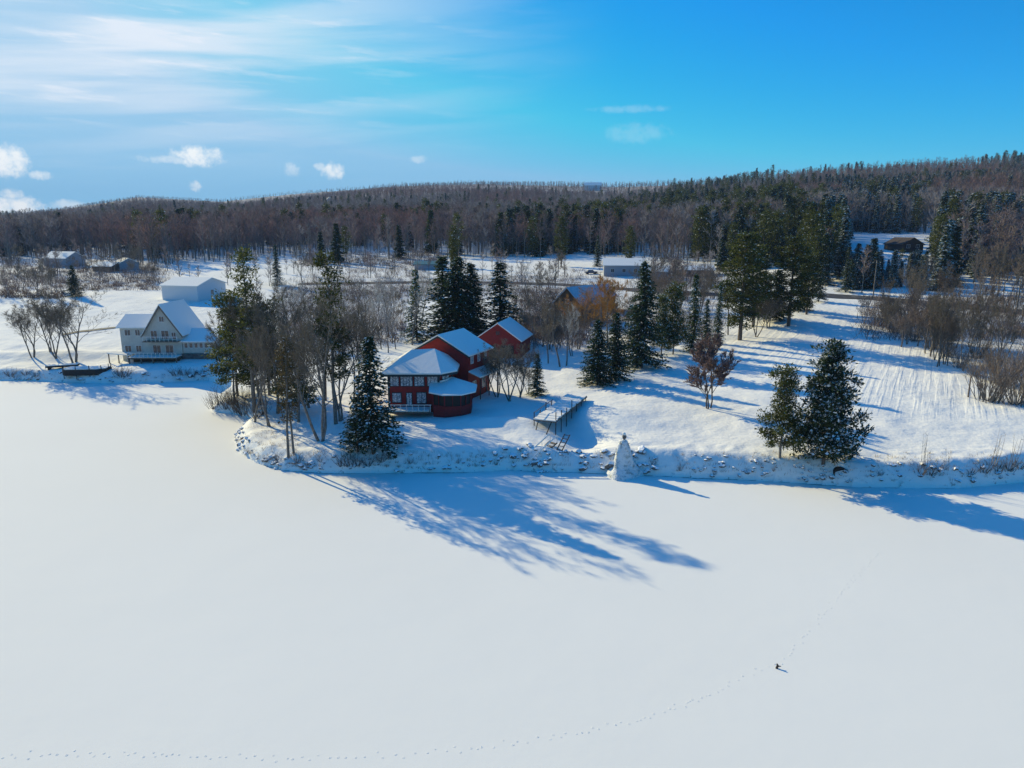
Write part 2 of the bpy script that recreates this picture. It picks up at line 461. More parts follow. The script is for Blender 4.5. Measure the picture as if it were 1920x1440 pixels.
M['cream'] = mat('cream_siding', (.52, .50, .44), .75, noise=(1.2, (.44, .42, .37), .3, .7))
M['white_siding'] = mat('white_siding', (.60, .61, .62), .7)
M['wood'] = mat('weathered_wood', (.20, .15, .11), .85, noise=(4.0, (.11, .085, .065), .3, .7))
M['wood_dark'] = mat('dark_wood', (.055, .04, .032), .85, noise=(3.0, (.03, .022, .02), .3, .7))
M['brown_wall'] = mat('brown_boards', (.12, .075, .05), .85, noise=(2.0, (.08, .05, .035), .3, .7))
M['metal_roof'] = mat('blue_grey_metal', (.42, .46, .50), .7, metal=0.0, noise=(.8, (.5, .53, .56), .42, .6))
M['grey_wall'] = mat('grey_wall', (.27, .29, .33), .8)
M['asphalt'] = mat('asphalt', (.05, .05, .052), .8, noise=(.5, (.13, .13, .135), .5, .7))
M['stone'] = mat('stone', (.16, .145, .13), .9, noise=(1.5, (.08, .07, .065), .35, .65), bump=(6.0, .6, .08))
M['grass_dry'] = foliage('grass_dry', (.19, .13, .07), (.32, .24, .14), .3, .2)
M['twig_thicket'] = foliage('twig_thicket', (.13, .095, .085), (.30, .24, .21), .15, .1)
M['weed'] = foliage('weed', (.09, .06, .045), (.19, .13, .10), .2, .2)
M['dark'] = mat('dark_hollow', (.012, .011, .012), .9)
M['steel'] = mat('galvanised_steel', (.30, .31, .32), .5, metal=.6)
M['car_paint'] = mat('car_paint', (.05, .07, .12), .3, spec=.6)
M['teal'] = mat('teal_roof', (.06, .17, .17), .5)

def rock_mat():
    m = bpy.data.materials.new('rock_with_snow_cap'); m.use_nodes = True
    t = NT(m.node_tree)
    b = t.n('ShaderNodeBsdfPrincipled', i_Roughness=.85)
    o = t.n('ShaderNodeOutputMaterial'); t.l(b.outputs[0], o.inputs[0])
    g = t.n('ShaderNodeNewGeometry'); sp = t.n('ShaderNodeSeparateXYZ'); t.l(g.outputs['Normal'], sp.inputs[0])
    nz = t.n('ShaderNodeTexNoise', i_Scale=5.0, i_Detail=4.0); t.l(g.outputs['Position'], nz.inputs['Vector'])
    f = t.sm(t.m('ADD', sp.outputs[2], t.m('MULTIPLY', t.m('SUBTRACT', nz.outputs[0], .5), .9)), .18, .34)
    rk = t.mix(nz.outputs[0], (.07, .06, .055), (.18, .16, .145))
    t.l(t.mix(f, rk, (.80, .81, .82)), b.inputs['Base Color'])
    return m
M['rock'] = rock_mat()
M['cone_ice'] = mat('rough_ice_crust', (.74, .75, .74), .55, noise=(1.7, (.34, .38, .36), .5, .68), bump=(4.0, .9, .25))

# ------------------------------------------------------------------ ground, lake, road
def grid_mesh(name, xs, ys, zs, m, smooth=True):
    ny, nx = zs.shape
    me = bpy.data.meshes.new(name)
    v = np.stack([xs, ys, zs], -1).reshape(-1, 3)
    idx = np.arange(nx * ny).reshape(ny, nx)
    q = np.stack([idx[:-1, :-1], idx[:-1, 1:], idx[1:, 1:], idx[1:, :-1]], -1).reshape(-1, 4)
    me.vertices.add(len(v)); me.vertices.foreach_set('co', v.ravel())
    me.loops.add(q.size); me.loops.foreach_set('vertex_index', q.ravel().astype(np.int32))
    me.polygons.add(len(q)); me.polygons.foreach_set('loop_start', np.arange(0, q.size, 4, dtype=np.int32))
    me.polygons.foreach_set('use_smooth', np.full(len(q), smooth))
    me.materials.append(m); me.update(calc_edges=True)
    ob = bpy.data.objects.new(name, me); COL.objects.link(ob)
    return ob

aa = np.linspace(-1.2, 1.2, 760)
yr = [58.0]
while yr[-1] < 3600:
    y_ = yr[-1]
    yr.append(y_ + (.33 if y_ < 104 else .5 if y_ < 150 else max(.8, .006 * y_) if y_ < 600 else .02 * y_))
yr = np.array(yr)
GA, GY = np.meshgrid(aa, yr)
GX = GA * GY
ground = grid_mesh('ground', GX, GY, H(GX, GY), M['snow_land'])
tag(ground, kind='structure')
lake = MB(); lake.add([(-900, -500, 0), (900, -500, 0), (900, 240, 0), (-900, 240, 0)], [(0, 1, 2, 3)])
tag(lake.build('lake', M['snow_lake']), kind='structure')

def ribbon(name, pts, wd, lift, m, label=None):
    path = []
    for (x0, y0), (x1, y1) in zip(pts[:-1], pts[1:]):
        n = max(2, int(math.hypot(x1 - x0, y1 - y0) / 1.5))
        for i in range(n): path.append((x0 + (x1 - x0) * i / n, y0 + (y1 - y0) * i / n))
    path.append(pts[-1])
    b = MB(); L = []
    for i, p in enumerate(path):
        q0 = path[max(i - 1, 0)]; q1 = path[min(i + 1, len(path) - 1)]
        d = Vector((q1[0] - q0[0], q1[1] - q0[1], 0)).normalized(); nrm = Vector((-d.y, d.x, 0))
        row = []
        for s in (-.5, -.17, .17, .5):
            q = Vector((p[0], p[1], 0)) + nrm * wd * s
            row.append((q.x, q.y, Hs(q.x, q.y) + lift))
        L.append(row)
    vs = [v for r in L for v in r]; fs = []
    for i in range(len(L) - 1):
        for k in range(3): fs.append((i * 4 + k, i * 4 + k + 1, i * 4 + k + 5, i * 4 + k + 4))
    b.add(vs, fs)
    return tag(b.build(name, m, smooth=True), kind='structure')
M['dark_strip'] = mat('dark_shore_strip', (.05, .07, .09), .3, noise=(.6, (.5, .52, .54), .42, .58))
def edge_line(i0, i1):  # narrow dark strip of uneven width along the waterline
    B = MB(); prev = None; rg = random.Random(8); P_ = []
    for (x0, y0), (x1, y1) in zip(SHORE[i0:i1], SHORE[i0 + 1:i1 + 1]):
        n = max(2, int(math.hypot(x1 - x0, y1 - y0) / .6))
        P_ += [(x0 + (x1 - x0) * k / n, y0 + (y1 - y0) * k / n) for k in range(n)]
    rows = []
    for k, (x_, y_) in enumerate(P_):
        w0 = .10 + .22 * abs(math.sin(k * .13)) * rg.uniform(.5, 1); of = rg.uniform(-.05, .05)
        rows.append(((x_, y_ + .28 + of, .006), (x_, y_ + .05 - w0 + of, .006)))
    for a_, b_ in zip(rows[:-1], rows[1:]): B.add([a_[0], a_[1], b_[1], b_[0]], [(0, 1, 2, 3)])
    return tag(B.build('shore_strip', M['dark_strip']), kind='structure')
def pts_px(l): return [(at(a, b).x, at(a, b).y) for a, b in l]
edge_line(17, 33)
ribbon('road', pts_px([(1180, 543), (1270, 548), (1400, 552), (1530, 553), (1640, 560), (1740, 570), (1830, 577), (1960, 590), (2300, 610)]), 6.5, .14, M['asphalt'])
ribbon('field_road', pts_px([(560, 533), (700, 531), (850, 529), (960, 531), (1050, 534), (1180, 543)]), 4.5, .16, M['asphalt'])
ribbon('field_strip', pts_px([(118, 628), (150, 622), (190, 618), (228, 614)]), 1.6, .10, M['asphalt'])  # narrow dark strip across the left field

# ------------------------------------------------------------------ tree builders
def bare_tree(seed, Ht, spread=.5, stems=1, levels=4, fine=1.0, low=.25, twig=.03):
    rng = random.Random(seed)
    T, C = MB(), MB()
    def grow(p, d, L, r, lv):
        n = 6 if lv == 0 else 4 if lv < 3 else 3
        path = [p.copy()]; rad = [r]; q = p.copy(); dd = d.copy()
        for i in range(n):
            dd = (dd + Vector((rng.gauss(0, .12), rng.gauss(0, .12), rng.gauss(0, .06) + (.06 if lv else .02)))).normalized()
            q = q + dd * (L / n)
            path.append(q.copy()); rad.append(max(r * (1 - (i + 1) / n * (.72 if lv == 0 else .85)), .006))
        (T if lv <= 1 else C).tube(path, rad, 7 if lv == 0 else 5 if lv == 1 else 3, 0)
        if lv >= levels - 1:
            for k in range(int(9 * fine)):
                t = rng.uniform(.1, 1.0) * n; i = min(int(t), n - 1)
                pp = path[i].lerp(path[i + 1], t - i)
                dv = (dd + Vector((rng.gauss(0, .6), rng.gauss(0, .6), rng.gauss(.15, .4)))).normalized()
                C.sliver(pp, dv, rng.uniform(.35, .95) * Ht / 14, twig * rng.uniform(.7, 1.4), rng, 1)
            return
        kids = {0: 9, 1: 6, 2: 5}[lv]
        for k in range(kids):
            t0 = (low if lv == 0 else .25)
            t = (t0 + (1 - t0) * (k + rng.random()) / kids) * n
            i = min(int(t), n - 1)
            pp = path[i].lerp(path[i + 1], t - i)
            base = (path[i + 1] - path[i]).normalized()
            an = rng.uniform(0, 6.283)
            sd = base.cross(Vector((math.cos(an), math.sin(an), .3))).normalized()
            sp = spread * rng.uniform(.7, 1.3)
            dv = (base * math.cos(sp) + sd * math.sin(sp) + Vector((0, 0, .12))).normalized()
            fr = t / n
            LL = L * (rng.uniform(.42, .62) if lv == 0 else rng.uniform(.4, .65)) * (1.15 - .55 * fr)
            rr = rad[i] * (.5 if lv == 0 else .55)
            grow(pp, dv, LL, rr, lv + 1)
    for s in range(stems):
        if stems == 1:
            d = Vector((rng.gauss(0, .04), rng.gauss(0, .04), 1)); off = Vector((0, 0, -.3))
        else:
            an = 6.283 * s / stems + rng.random()
            d = Vector((math.cos(an) * .09, math.sin(an) * .09, 1)); off = Vector((math.cos(an) * .25, math.sin(an) * .25, -.3))
        grow(off, d.normalized(), Ht * rng.uniform(.8, .95), Ht * .0155 / (1 if stems == 1 else 1.25), 0)
    return T, C

def spruce(seed, Ht, Rad, dens=1.0, snow=.25, skirt=.08, lf=.55, droop=.35, shape=.85, patchy=0.0):
    rng = random.Random(seed)
    T, C = MB(), MB()
    T.tube([(0, 0, -.3), (0, 0, Ht * .5), (0.02, 0, Ht * .98)], [Ht * .016, Ht * .010, .015], 7)
    z = Ht * skirt
    UP = Vector((0, 0, 1))
    while z < Ht * .985:
        f = 1 - (z - Ht * skirt) / (Ht * (1 - skirt))
        nb = max(3, int((6 + 5 * f) * dens))
        for k in range(nb):
            if rng.random() < patchy: continue
            an = rng.uniform(0, 6.283)
            L = Rad * f ** shape * rng.uniform(.62, 1.12) + .15
            d0 = Vector((math.cos(an), math.sin(an), 0))
            path = []
            m = max(2, int(L / .33))
            for i in range(m + 1):
                t = i / m
                path.append(d0 * (L * t) + Vector((0, 0, z - droop * L * (t - .35 * t * t))) + UP * rng.gauss(0, .02))
            if L > .8: C.tube([path[0], path[m // 2], path[-1]], [.02 + L * .008, .02, .008], 3, 1)
            for i in range(m + 1):
                t = i / m
                for q in range(4 if t > .2 else 2):
                    sa = rng.uniform(-1.15, 1.15)
                    dv = Vector((math.cos(an + sa), math.sin(an + sa), rng.gauss(-.22, .25))).normalized()
                    ln = lf * rng.uniform(.6, 1.25) * (1 - .35 * t)
                    upv = Vector((rng.gauss(0, .45), rng.gauss(0, .45), 1)).normalized()
                    p = path[i] + Vector((rng.gauss(0, .06), rng.gauss(0, .06), rng.gauss(0, .05)))
                    C.leaf(p, dv, upv, ln, ln * .55, 0)
                    if rng.random() < snow and t > .2:
                        C.leaf(p + Vector((0, 0, .06)), dv, Vector((rng.gauss(0, .9), rng.gauss(0, .9), .7)).normalized(), ln * .8, ln * .45, 2)
        z += rng.uniform(.26, .40) * max(.7, Ht / 14) * (.75 + .5 * f)
    for q in range(8):
        an = rng.uniform(0, 6.283)
        C.leaf(Vector((0, 0, Ht * (.93 + .008 * q))), Vector((math.cos(an), math.sin(an), .8)).normalized(), UP, .35, .12, 0)
    return T, C

def pine(seed, Ht, Rad, crown0=.3, snow=.12, dens=1.0, lf=.42, prof=None, lean=0.0, nbr=44, clump=.62):
    rng = random.Random(seed)
    T, C = MB(), MB()
    tr = [Vector((0, 0, -.3))]
    for i in range(1, 9):
        tr.append(Vector((lean * Ht * (i / 8) ** 1.3 + rng.gauss(0, .05), rng.gauss(0, .06), Ht * i / 8)))
    T.tube(tr, [Ht * .015 * (1 - i / 8.4) + .02 for i in range(9)], 8)
    def tp(t):
        u = t * 8; i = min(int(u), 7); return tr[i].lerp(tr[i + 1], u - i)
    for k in range(nbr):
        t = crown0 + (1 - crown0) * (k + rng.random()) / nbr
        u = (t - crown0) / (1 - crown0)
        pr = prof(u) if prof else (math.sin(min(1, u * 1.5 + .25) * math.pi * .5) * (1 - u) ** .55)
        L = max(.4, Rad * pr * rng.uniform(.55, 1.15))
        an = k * 2.399 + rng.gauss(0, .4)
        d0 = Vector((math.cos(an), math.sin(an), rng.uniform(-.05, .28) + .5 * u))
        p0 = tp(min(t, .995))
        m = max(2, int(L / .9))
        path = [p0 + d0 * (L * i / m) + Vector((0, 0, .10 * L * (i / m) ** 2)) + Vector((rng.gauss(0, .05), rng.gauss(0, .05), rng.gauss(0, .05))) for i in range(m + 1)]
        T.tube(path, [max(.012, (.02 + .012 * L) * (1 - i / (m + .3))) for i in range(m + 1)], 4, 0)
        ncl = max(3, int(L * 2.2 * dens))
        for c in range(ncl):
            tt = rng.uniform(.35, 1.0) if L > 1 else rng.uniform(.1, 1.0)
            uu = tt * m; i = min(int(uu), m - 1)
            cp = path[i].lerp(path[i + 1], uu - i) + Vector((rng.gauss(0, .28), rng.gauss(0, .28), rng.gauss(.08, .12)))
            cr = clump * rng.uniform(.7, 1.2)
            for q in range(int(22 * dens)):
                o = Vector((rng.gauss(0, .5), rng.gauss(0, .5), rng.gauss(0, .26))) * cr
                dv = (o.normalized() * .8 + Vector((rng.gauss(0, .6), rng.gauss(0, .6), rng.gauss(.25, .4)))).normalized()
                upv = Vector((rng.gauss(0, .6), rng.gauss(0, .6), 1)).normalized()
                ln = lf * rng.uniform(.6, 1.2)
                C.leaf(cp + o, dv, upv, ln, ln * .42, 0)
                if rng.random() < snow and o.z > -.05:
                    C.leaf(cp + o + Vector((0, 0, .05)), Vector((dv.x, dv.y, dv.z * .3)).normalized(), Vector((rng.gauss(0, .9), rng.gauss(0, .9), .7)).normalized(), ln * .8, ln * .55, 2)
    return T, C

def shrub(seed, Ht, wd, stems=26, leaves=False, twig=.02, fine=6):
    rng = random.Random(seed)
    B = MB()
    for s in range(stems):
        an = rng.uniform(0, 6.283); r0 = rng.uniform(0, .25) * wd
        p = Vector((math.cos(an) * r0, math.sin(an) * r0, -.1))
        d = Vector((math.cos(an) * wd / Ht * rng.uniform(.1, .8), math.sin(an) * wd / Ht * rng.uniform(.1, .8), 1)).normalized()
        L = Ht * rng.uniform(.55, 1.05); path = [p.copy()]
        for i in range(4):
            d = (d + Vector((rng.gauss(0, .12), rng.gauss(0, .12), .03))).normalized(); p = p + d * L / 4; path.append(p.copy())
        B.tube(path, [twig * 1.1, twig, twig * .7, twig * .5, twig * .25], 3, 0)
        for k in range(fine):
            t = rng.uniform(.25, 1) * 4; i = min(int(t), 3)
            q = path[i].lerp(path[i + 1], t - i)
            dv = (d + Vector((rng.gauss(0, .5), rng.gauss(0, .5), rng.gauss(0, .3)))).normalized()
            B.sliver(q, dv, Ht * rng.uniform(.12, .35), twig * .9, rng, 1)
    return B

# prototypes: (trunk mesh, crown mesh)
def pair(tc_, tmat, cm, nm):
    return tc_[0].mesh(nm + '_trunk', [tmat], True), tc_[1].mesh(nm + '_crown', cm), nm
BT = 'bare_tree'
PR = {}
for i, (sd, h_, sp_, st, lw) in enumerate(((11, 14, .62, 1, .22), (12, 14, .5, 1, .3), (13, 14, .66, 3, .3), (14, 14, .45, 2, .35))):
    tcx = bare_tree(sd, h_, sp_, st, 4, 1.25 if st == 1 else .8, lw, .042)
    PR['bare%d' % i] = pair(tcx, M['bark_grey'], [M['bark_grey'], M['twig']], BT)
PR['rust'] = pair(bare_tree(25, 8, .6, 3, 4, 1.9, .18, .075), M['bark'], [M['bark'], M['leaf_rust']], BT)
PR['birch'] = pair(bare_tree(21, 14, .42, 1, 4, .8, .3, .03), M['bark_grey'], [M['twig_pale'], M['twig_pale']], BT)
def prof_top(u): return (.5 + .5 * math.sin(u * 9)) * .35 + .65 * (1 - u) ** .7
def prof_broad(u): return min(1, .35 + 1.6 * u) * (1 - u) ** .5 * 1.1
NM = lambda k: [M[k], M['bark'], M['snow_leaf']]
PR['spruce0'] = pair(spruce(31, 13, 3.5, 1.0, .22, .12, .58), M['bark'], NM('needle_dark'), 'spruce_tree')
PR['spruce1'] = pair(spruce(32, 13, 2.4, 1.0, .16, .04, .5), M['bark'], NM('needle'), 'spruce_tree')
PR['spruce2'] = pair(spruce(33, 13, 2.9, .62, .24, .08, .62, .45, patchy=.18), M['bark'], NM('needle'), 'spruce_tree')
PR['spruce3'] = pair(spruce(34, 13, 4.3, 1.15, .06, .07, .6, .3, .7), M['bark'], NM('needle_dark'), 'spruce_tree')
PR['pine0'] = pair(pine(41, 22, 4.6, .26, .05, 1.0, .5, prof_top, 0.0, 52, .7), M['bark_grey'], NM('needle_olive'), 'pine_tree')
PR['pine1'] = pair(pine(42, 22, 5.0, .12, .07, 1.25, .5, prof_broad, 0.0, 74, .75), M['bark'], NM('needle_olive'), 'pine_tree')
PR['pine2'] = pair(pine(43, 11, 3.9, .05, .36, 1.25, .44, lambda u: min(1, .8 + .9 * u) * (1 - u) ** .72 * 1.05, 0.0, 100, .56), M['bark'], NM('needle_dark'), 'pine_tree')
PR['pine3'] = pair(pine(44, 11, 4.0, .12, .16, 1.3, .42, prof_top, 0.0, 64, .6), M['bark_grey'], NM('needle_olive'), 'pine_tree')
PR['pine4'] = pair(pine(45, 11, 2.6, .3, .04, .6, .36, None, -.07, 26, .45), M['bark_grey'], NM('needle_brown'), 'pine_tree')
HT0 = {'pine0': 22, 'pine1': 22, 'pine2': 11, 'pine3': 11, 'pine4': 11, 'spruce0': 13, 'spruce1': 13, 'spruce2': 13, 'spruce3': 13, 'rust': 8}
cnt = [0]
RNG = random.Random(5)
def tree(kind, px, py, top, label, cat=None, group=None, wide=1.0, over=None, rz=None, name=None, y=None):
    """base at photo pixel (px, py) on the ground, top at photo row top"""
    p = at(px, py)
    if y: p = Vector((acol(px, py) * y, y, Hs(acol(px, py) * y, y)))
    ht = (CAM_H + slope(top) * p.y) - p.z
    h0 = HT0.get(kind, 14.0)
    tm, cm, nm = PR[kind]
    s = ht / h0
    t = thing(name or nm, p, label, cat or 'tree', rz if rz is not None else RNG.uniform(0, 6.28), group)
    t.scale = (s * wide, s * wide, s)
    for me, nme in ((tm, 'trunk'), (cm, 'crown')):
        o = bpy.data.objects.new(nme, me); COL.objects.link(o); o.parent = t
        if over and nme == 'crown':
            for si, mm in over.items():
                o.material_slots[si].link = 'OBJECT'; o.material_slots[si].material = M[mm]
    return t

# --- trees of the wooded point at the left
tree('pine0', 478, 772, 476, 'tallest ragged pine on the wooded point, top olive and open, left of the red house', wide=.92, rz=.5)
tree('pine0', 630, 796, 484, 'tall feathery-topped pine on the red house side of the wooded point', wide=.82, rz=2.1)
tree('bare2', 602, 828, 610, 'grey tree with several fused trunks standing on the snow of the point', wide=1.1, rz=.3)
tree('spruce0', 700, 850, 628, 'dark snow-dusted spruce on the shore bank in front of the red house', rz=0)
tree('spruce2', 671, 848, 742, 'small ragged spruce at the foot of the big dark spruce on the shore bank', wide=1.3)
tree('pine4', 541, 862, 642, 'thin leaning tree with sparse dark needles nearest the lake edge of the point', wide=.72, rz=3.3)
tree('pine4', 551, 852, 656, 'thin upright tree with a few dry tufts beside the leaning one on the point', wide=.72, rz=0.4)
for i, (k, a, b, t_, wd) in enumerate((('bare0', 520, 776, 600, 1.0), ('bare1', 560, 792, 610, 1.0), ('bare3', 492, 760, 585, 1.0), ('bare2', 640, 790, 590, .9),
                                      ('bare1', 440, 752, 600, .9), ('bare0', 580, 765, 590, 1.0), ('bare3', 664, 772, 600, .9), ('bare0', 545, 748, 560, 1.0),
                                      ('bare1', 610, 752, 575, 1.0), ('bare3', 505, 800, 640, 1.0), ('bare1', 690, 745, 610, .9), ('bare0', 478, 792, 660, 1.1))):
    tree(k, a, b, t_, 'bare grey-brown tree crowded in the thicket on the wooded point', group='bare trees of the wooded point', wide=wd)
for a, b, t_, wd in ((446, 742, 560, .9), (505, 742, 575, 1.0), (560, 775, 650, 1.1)):
    tree('pine3', a, b, t_, 'bushy dull green pine in the thicket of the wooded point', group='low pines of the wooded point', wide=wd, over={0: 'needle_olive'})
for a, b, t_ in ((560, 640, 540), (585, 645, 548), (540, 632, 535), (612, 640, 556), (700, 660, 560), (715, 655, 575), (728, 662, 580), (742, 655, 590)):
    tree('birch', a, b, t_, 'pale bare tree, snow on its twigs, behind the wooded point', group='pale bare trees behind the point')
# --- round the house
tree('spruce2', 782, 640, 503, 'slim open spruce with gaps behind the left end of the red house', wide=.9)
for k, a, b, t_, wd, lb in (('spruce1', 832, 640, 478, 1.7, 'tallest spruce of the dark clump behind the red house roof'),
                            ('pine0', 852, 625, 430, .6, 'very tall thin pine rising above the dark clump behind the red house'),
                            ('spruce3', 884, 640, 492, 1.05, 'brown-green spruce in the middle of the dark clump behind the red house'),
                            ('spruce1', 938, 640, 490, 1.8, 'rightmost spruce of the dark clump behind the red house'),
                            ('spruce3', 860, 645, 480, 1.1, 'broad low spruce at the front of the dark clump behind the red house')):
    tree(k, a, b, t_, lb, wide=wd)
for a, b, t_, wd in ((932, 745, 662, 1.3), (955, 752, 655, 1.4), (975, 745, 665, 1.3), (990, 738, 690, 1.2), (915, 735, 672, 1.2)):
    tree('bare2', a, b, t_, 'low snow-flecked orchard tree beside the right wall of the red house', group='small trees beside the red house', wide=wd,
         over={0: 'bark', 1: 'twig'})
tree('spruce1', 1007, 742, 662, 'small dark spruce at the end of the row beside the red house', wide=1.3)
for a, b, t_, k in ((1028, 682, 585, 'bare1'), (1050, 688, 575, 'bare0'), (1062, 686, 590, 'birch'), (1072, 668, 590, 'bare3'), (1000, 655, 575, 'bare1'), (1018, 650, 560, 'bare0')):
    tree(k, a, b, t_, 'bare tree in the snowy yard right of the red garage', group='bare yard trees right of the garage')
for i, (a, b, t_) in enumerate(((1110, 662, 545), (1140, 655, 535), (1085, 655, 560), (1160, 640, 540), (1128, 640, 548))):
    tree('bare%d' % (i % 3), a, b, t_, 'rusty orange willow below the blue-roofed brown house', group='orange willows', over={1: 'twig_orange', 0: 'twig_brown'}, wide=1.1)
tree('spruce3', 1120, 722, 598, 'dark wide spruce nearest the lake in the pair left of the big lawn shadow', wide=.95)
tree('spruce3', 1152, 712, 585, 'dark spruce just behind and right of its twin beside the lawn shadow', wide=.8)
tree('spruce3', 1203, 690, 488, 'largest spruce, broad and dark, in the middle of the lawn tree row', wide=.72)
tree('pine3', 1262, 665, 540, 'grey-green loose conifer right of the largest spruce', wide=.7)
tree('spruce1', 1298, 660, 512, 'narrow pointed spruce in the lawn tree row', wide=.8)
tree('spruce1', 1345, 645, 528, 'slimmest spruce in front of the two broad pines', wide=.6)
tree('pine1', 1387, 638, 440, 'broad dark green pine, tallest of the two above the lawn', wide=1.35)
tree('pine1', 1478, 612, 446, 'second broad pine with a yellowish patch, nearest the road', wide=1.35)
tree('pine1', 1412, 612, 462, 'dense pine filling the gap between the two broad pines', wide=1.3)
tree('pine1', 1512, 590, 480, 'shorter pine at the right end of the broad pines by the road', wide=1.2)
tree('pine3', 1240, 668, 560, 'small pine tucked under the largest spruce', wide=.8)
for a, b, t_, k in ((1322, 652, 560, 'spruce1'), (1365, 628, 520, 'bare1'), (1432, 604, 520, 'pine3'), (1455, 600, 505, 'spruce3'), (1500, 582, 500, 'spruce3'), (1535, 566, 500, 'spruce0')):
    tree(k, a, b, t_, 'minor tree filling the row between the slim spruces and the road', group='minor trees of the lawn row', wide=.9)
for a, b, t_ in ((1418, 632, 568), (1440, 616, 560)):
    tree('bare2', a, b, t_, 'small crooked apple tree on the lawn under the broad pines', group='apple trees under the pines', wide=1.5, over={0: 'bark', 1: 'twig'})
tree('rust', 1329, 766, 648, 'small tree with dull rust-brown leaves standing alone in the blue lawn shade', wide=1.0, name='rust_leaved_tree')
tree('pine3', 1462, 862, 698, 'smaller yellow-green pine of the pair on the right shore bank', wide=.92, rz=1.0)
tree('pine2', 1543, 872, 650, 'bigger dark snow-speckled pine of the pair on the right shore bank', wide=.86, rz=0.2)
# --- left shore and fields
tree('spruce3', 141, 556, 497, 'lone dark spruce in the white field at the far left', wide=.9)
for a, b, t_, wd in ((62, 671, 578, 1.2), (105, 672, 566, 1.1), (140, 680, 562, 1.3), (95, 660, 580, 1.0)):
    tree('bare2', a, b, t_, 'round-crowned bare tree on the left lake shore beside the cream lodge', group='bare trees on the left shore', wide=wd, over={1: 'twig', 0: 'bark_grey'})
for i, (a, b, t_) in enumerate(((18, 556, 505), (45, 548, 505), (70, 552, 500), (95, 560, 515), (30, 535, 490), (80, 530, 490), (105, 545, 500), (-20, 550, 500), (170, 520, 485), (215, 515, 480), (250, 522, 490))):
    tree('bare%d' % (i % 4), a, b, t_, 'low bare tree in the hedgerow of the far left field', group='hedgerow trees of the far left field')
for a, b, t_, k in ((521, 535, 458, 'spruce1'), (850, 500, 440, 'pine1'), (1052, 500, 408, 'pine1'), (1180, 505, 425, 'pine1'), (1120, 500, 440, 'spruce1')):
    tree(k, a, b, t_, 'single dark conifer at the foot of the brown hillside, edge of the field', group='lone conifers at the field edge', wide=.9)
for a, b, t_, k in ((567, 538, 470, 'bare1'), (990, 560, 495, 'birch'), (1005, 558, 500, 'bare1'), (1032, 560, 505, 'bare1'), (1012, 575, 520, 'bare3'), (735, 545, 505, 'bare0'), (980, 620, 545, 'bare3'),
                    (960, 640, 590, 'bare0')):
    tree(k, a, b, t_, 'slender bare tree out in the open snowy field', group='bare trees in the open field')

def fill(n, box, kinds, tops, label, group, seed, wide=1.0, mats=None):
    rg = random.Random(seed)
    for i in range(n):
        px = rg.uniform(box[0], box[2]); py = rg.uniform(box[1], box[3])
        p = at(px, py); ht_px = rg.uniform(*tops)
        k = rg.choice(kinds)
        t = tree(k, px, py, py - ht_px, label, group=group, wide=wide * rg.uniform(.85, 1.2))
        if mats:
            o = t.children[-1] if t.children[-1].name.startswith('crown') else t.children[0]
            o.material_slots[1].link = 'OBJECT'; o.material_slots[1].material = M[rg.choice(mats)]
BK = ('bare0', 'bare1', 'bare2', 'bare3')
fill(30, (1205, 520, 1345, 590), BK, (34, 62), 'purple-grey bare tree between the farm sheds and the lawn spruces', 'bare trees below the farm sheds', 1, 1.1, ('twig', 'twig_brown'))
fill(16, (1065, 600, 1190, 650), BK, (40, 62), 'bare tree in the brown tangle under the brown house', 'bare trees under the brown house', 2, 1.2, ('twig_brown', 'twig'))
fill(14, (965, 610, 1075, 660), BK, (35, 62), 'bare tree in the grey thicket behind the red garage', 'bare trees behind the garage', 3, 1.2, ('twig', 'twig_brown'))
fill(12, (650, 600, 800, 650), ('birch', 'birch', 'bare1'), (60, 90), 'thin pale tree in the hedge between the point and the slim spruce', 'thin pale trees left of the red house', 4)
fill(14, (0, 505, 300, 530), BK, (24, 44), 'small bare tree by the distant houses of the far left field', 'bare trees by the distant houses', 5, 1.2, ('twig', 'twig_brown'))
fill(10, (1530, 515, 1660, 548), ('spruce0', 'spruce2', 'spruce1'), (50, 85), 'snow-dusted spruce standing by the road at the edge of the woods', 'spruces by the road', 6, 1.2)
fill(8, (1560, 512, 1700, 535), ('spruce0', 'spruce2'), (40, 70), 'snow-dusted spruce in front of the shaded clearing', 'spruces before the clearing', 7, 1.3)

# ------------------------------------------------------------------ woods: nearest trees one by one, the rest as one mass
def low_bare(seed, twig_w=.10, nt=150):
    rng = random.Random(seed); B = MB(); Ht = 16
    B.tube([(0, 0, -.5), (rng.gauss(0, .1), 0, Ht * .5), (rng.gauss(0, .3), rng.gauss(0, .3), Ht * .95)], [.2, .13, .03], 4, 0)
    for k in range(26):
        t = rng.uniform(.25, .95); an = rng.uniform(0, 6.283)
        p = Vector((0, 0, Ht * t)); sp = rng.uniform(.4, 1.0)
        d = Vector((math.cos(an) * math.sin(sp), math.sin(an) * math.sin(sp), math.cos(sp)))
        L = Ht * .3 * (1.25 - t) * rng.uniform(.7, 1.2)
        e = p + d * L
        B.tube([p, e], [.06, .02], 3, 0)
        for q in range(int(nt / 26)):
            pp = p.lerp(e, rng.uniform(.2, 1))
            dv = (d + Vector((rng.gauss(0, .5), rng.gauss(0, .5), rng.gauss(.3, .4)))).normalized()
            B.sliver(pp, dv, rng.uniform(1.0, 2.6), twig_w * rng.uniform(.6, 1.4), rng, 1)
    return B
M['twig_grey'] = foliage('twig_grey', (.19, .165, .16), (.35, .31, .30), .2, .3)
M['twig_red'] = foliage('twig_red', (.17, .095, .085), (.30, .19, .17), .2, .3)
LOWB = [low_bare(60 + i, .13, 190).mesh('bare_tree_far', [M['bark_grey'], M[('twig_wood', 'twig_wood', 'twig_grey', 'twig_red')[i]]]) for i in range(4)]
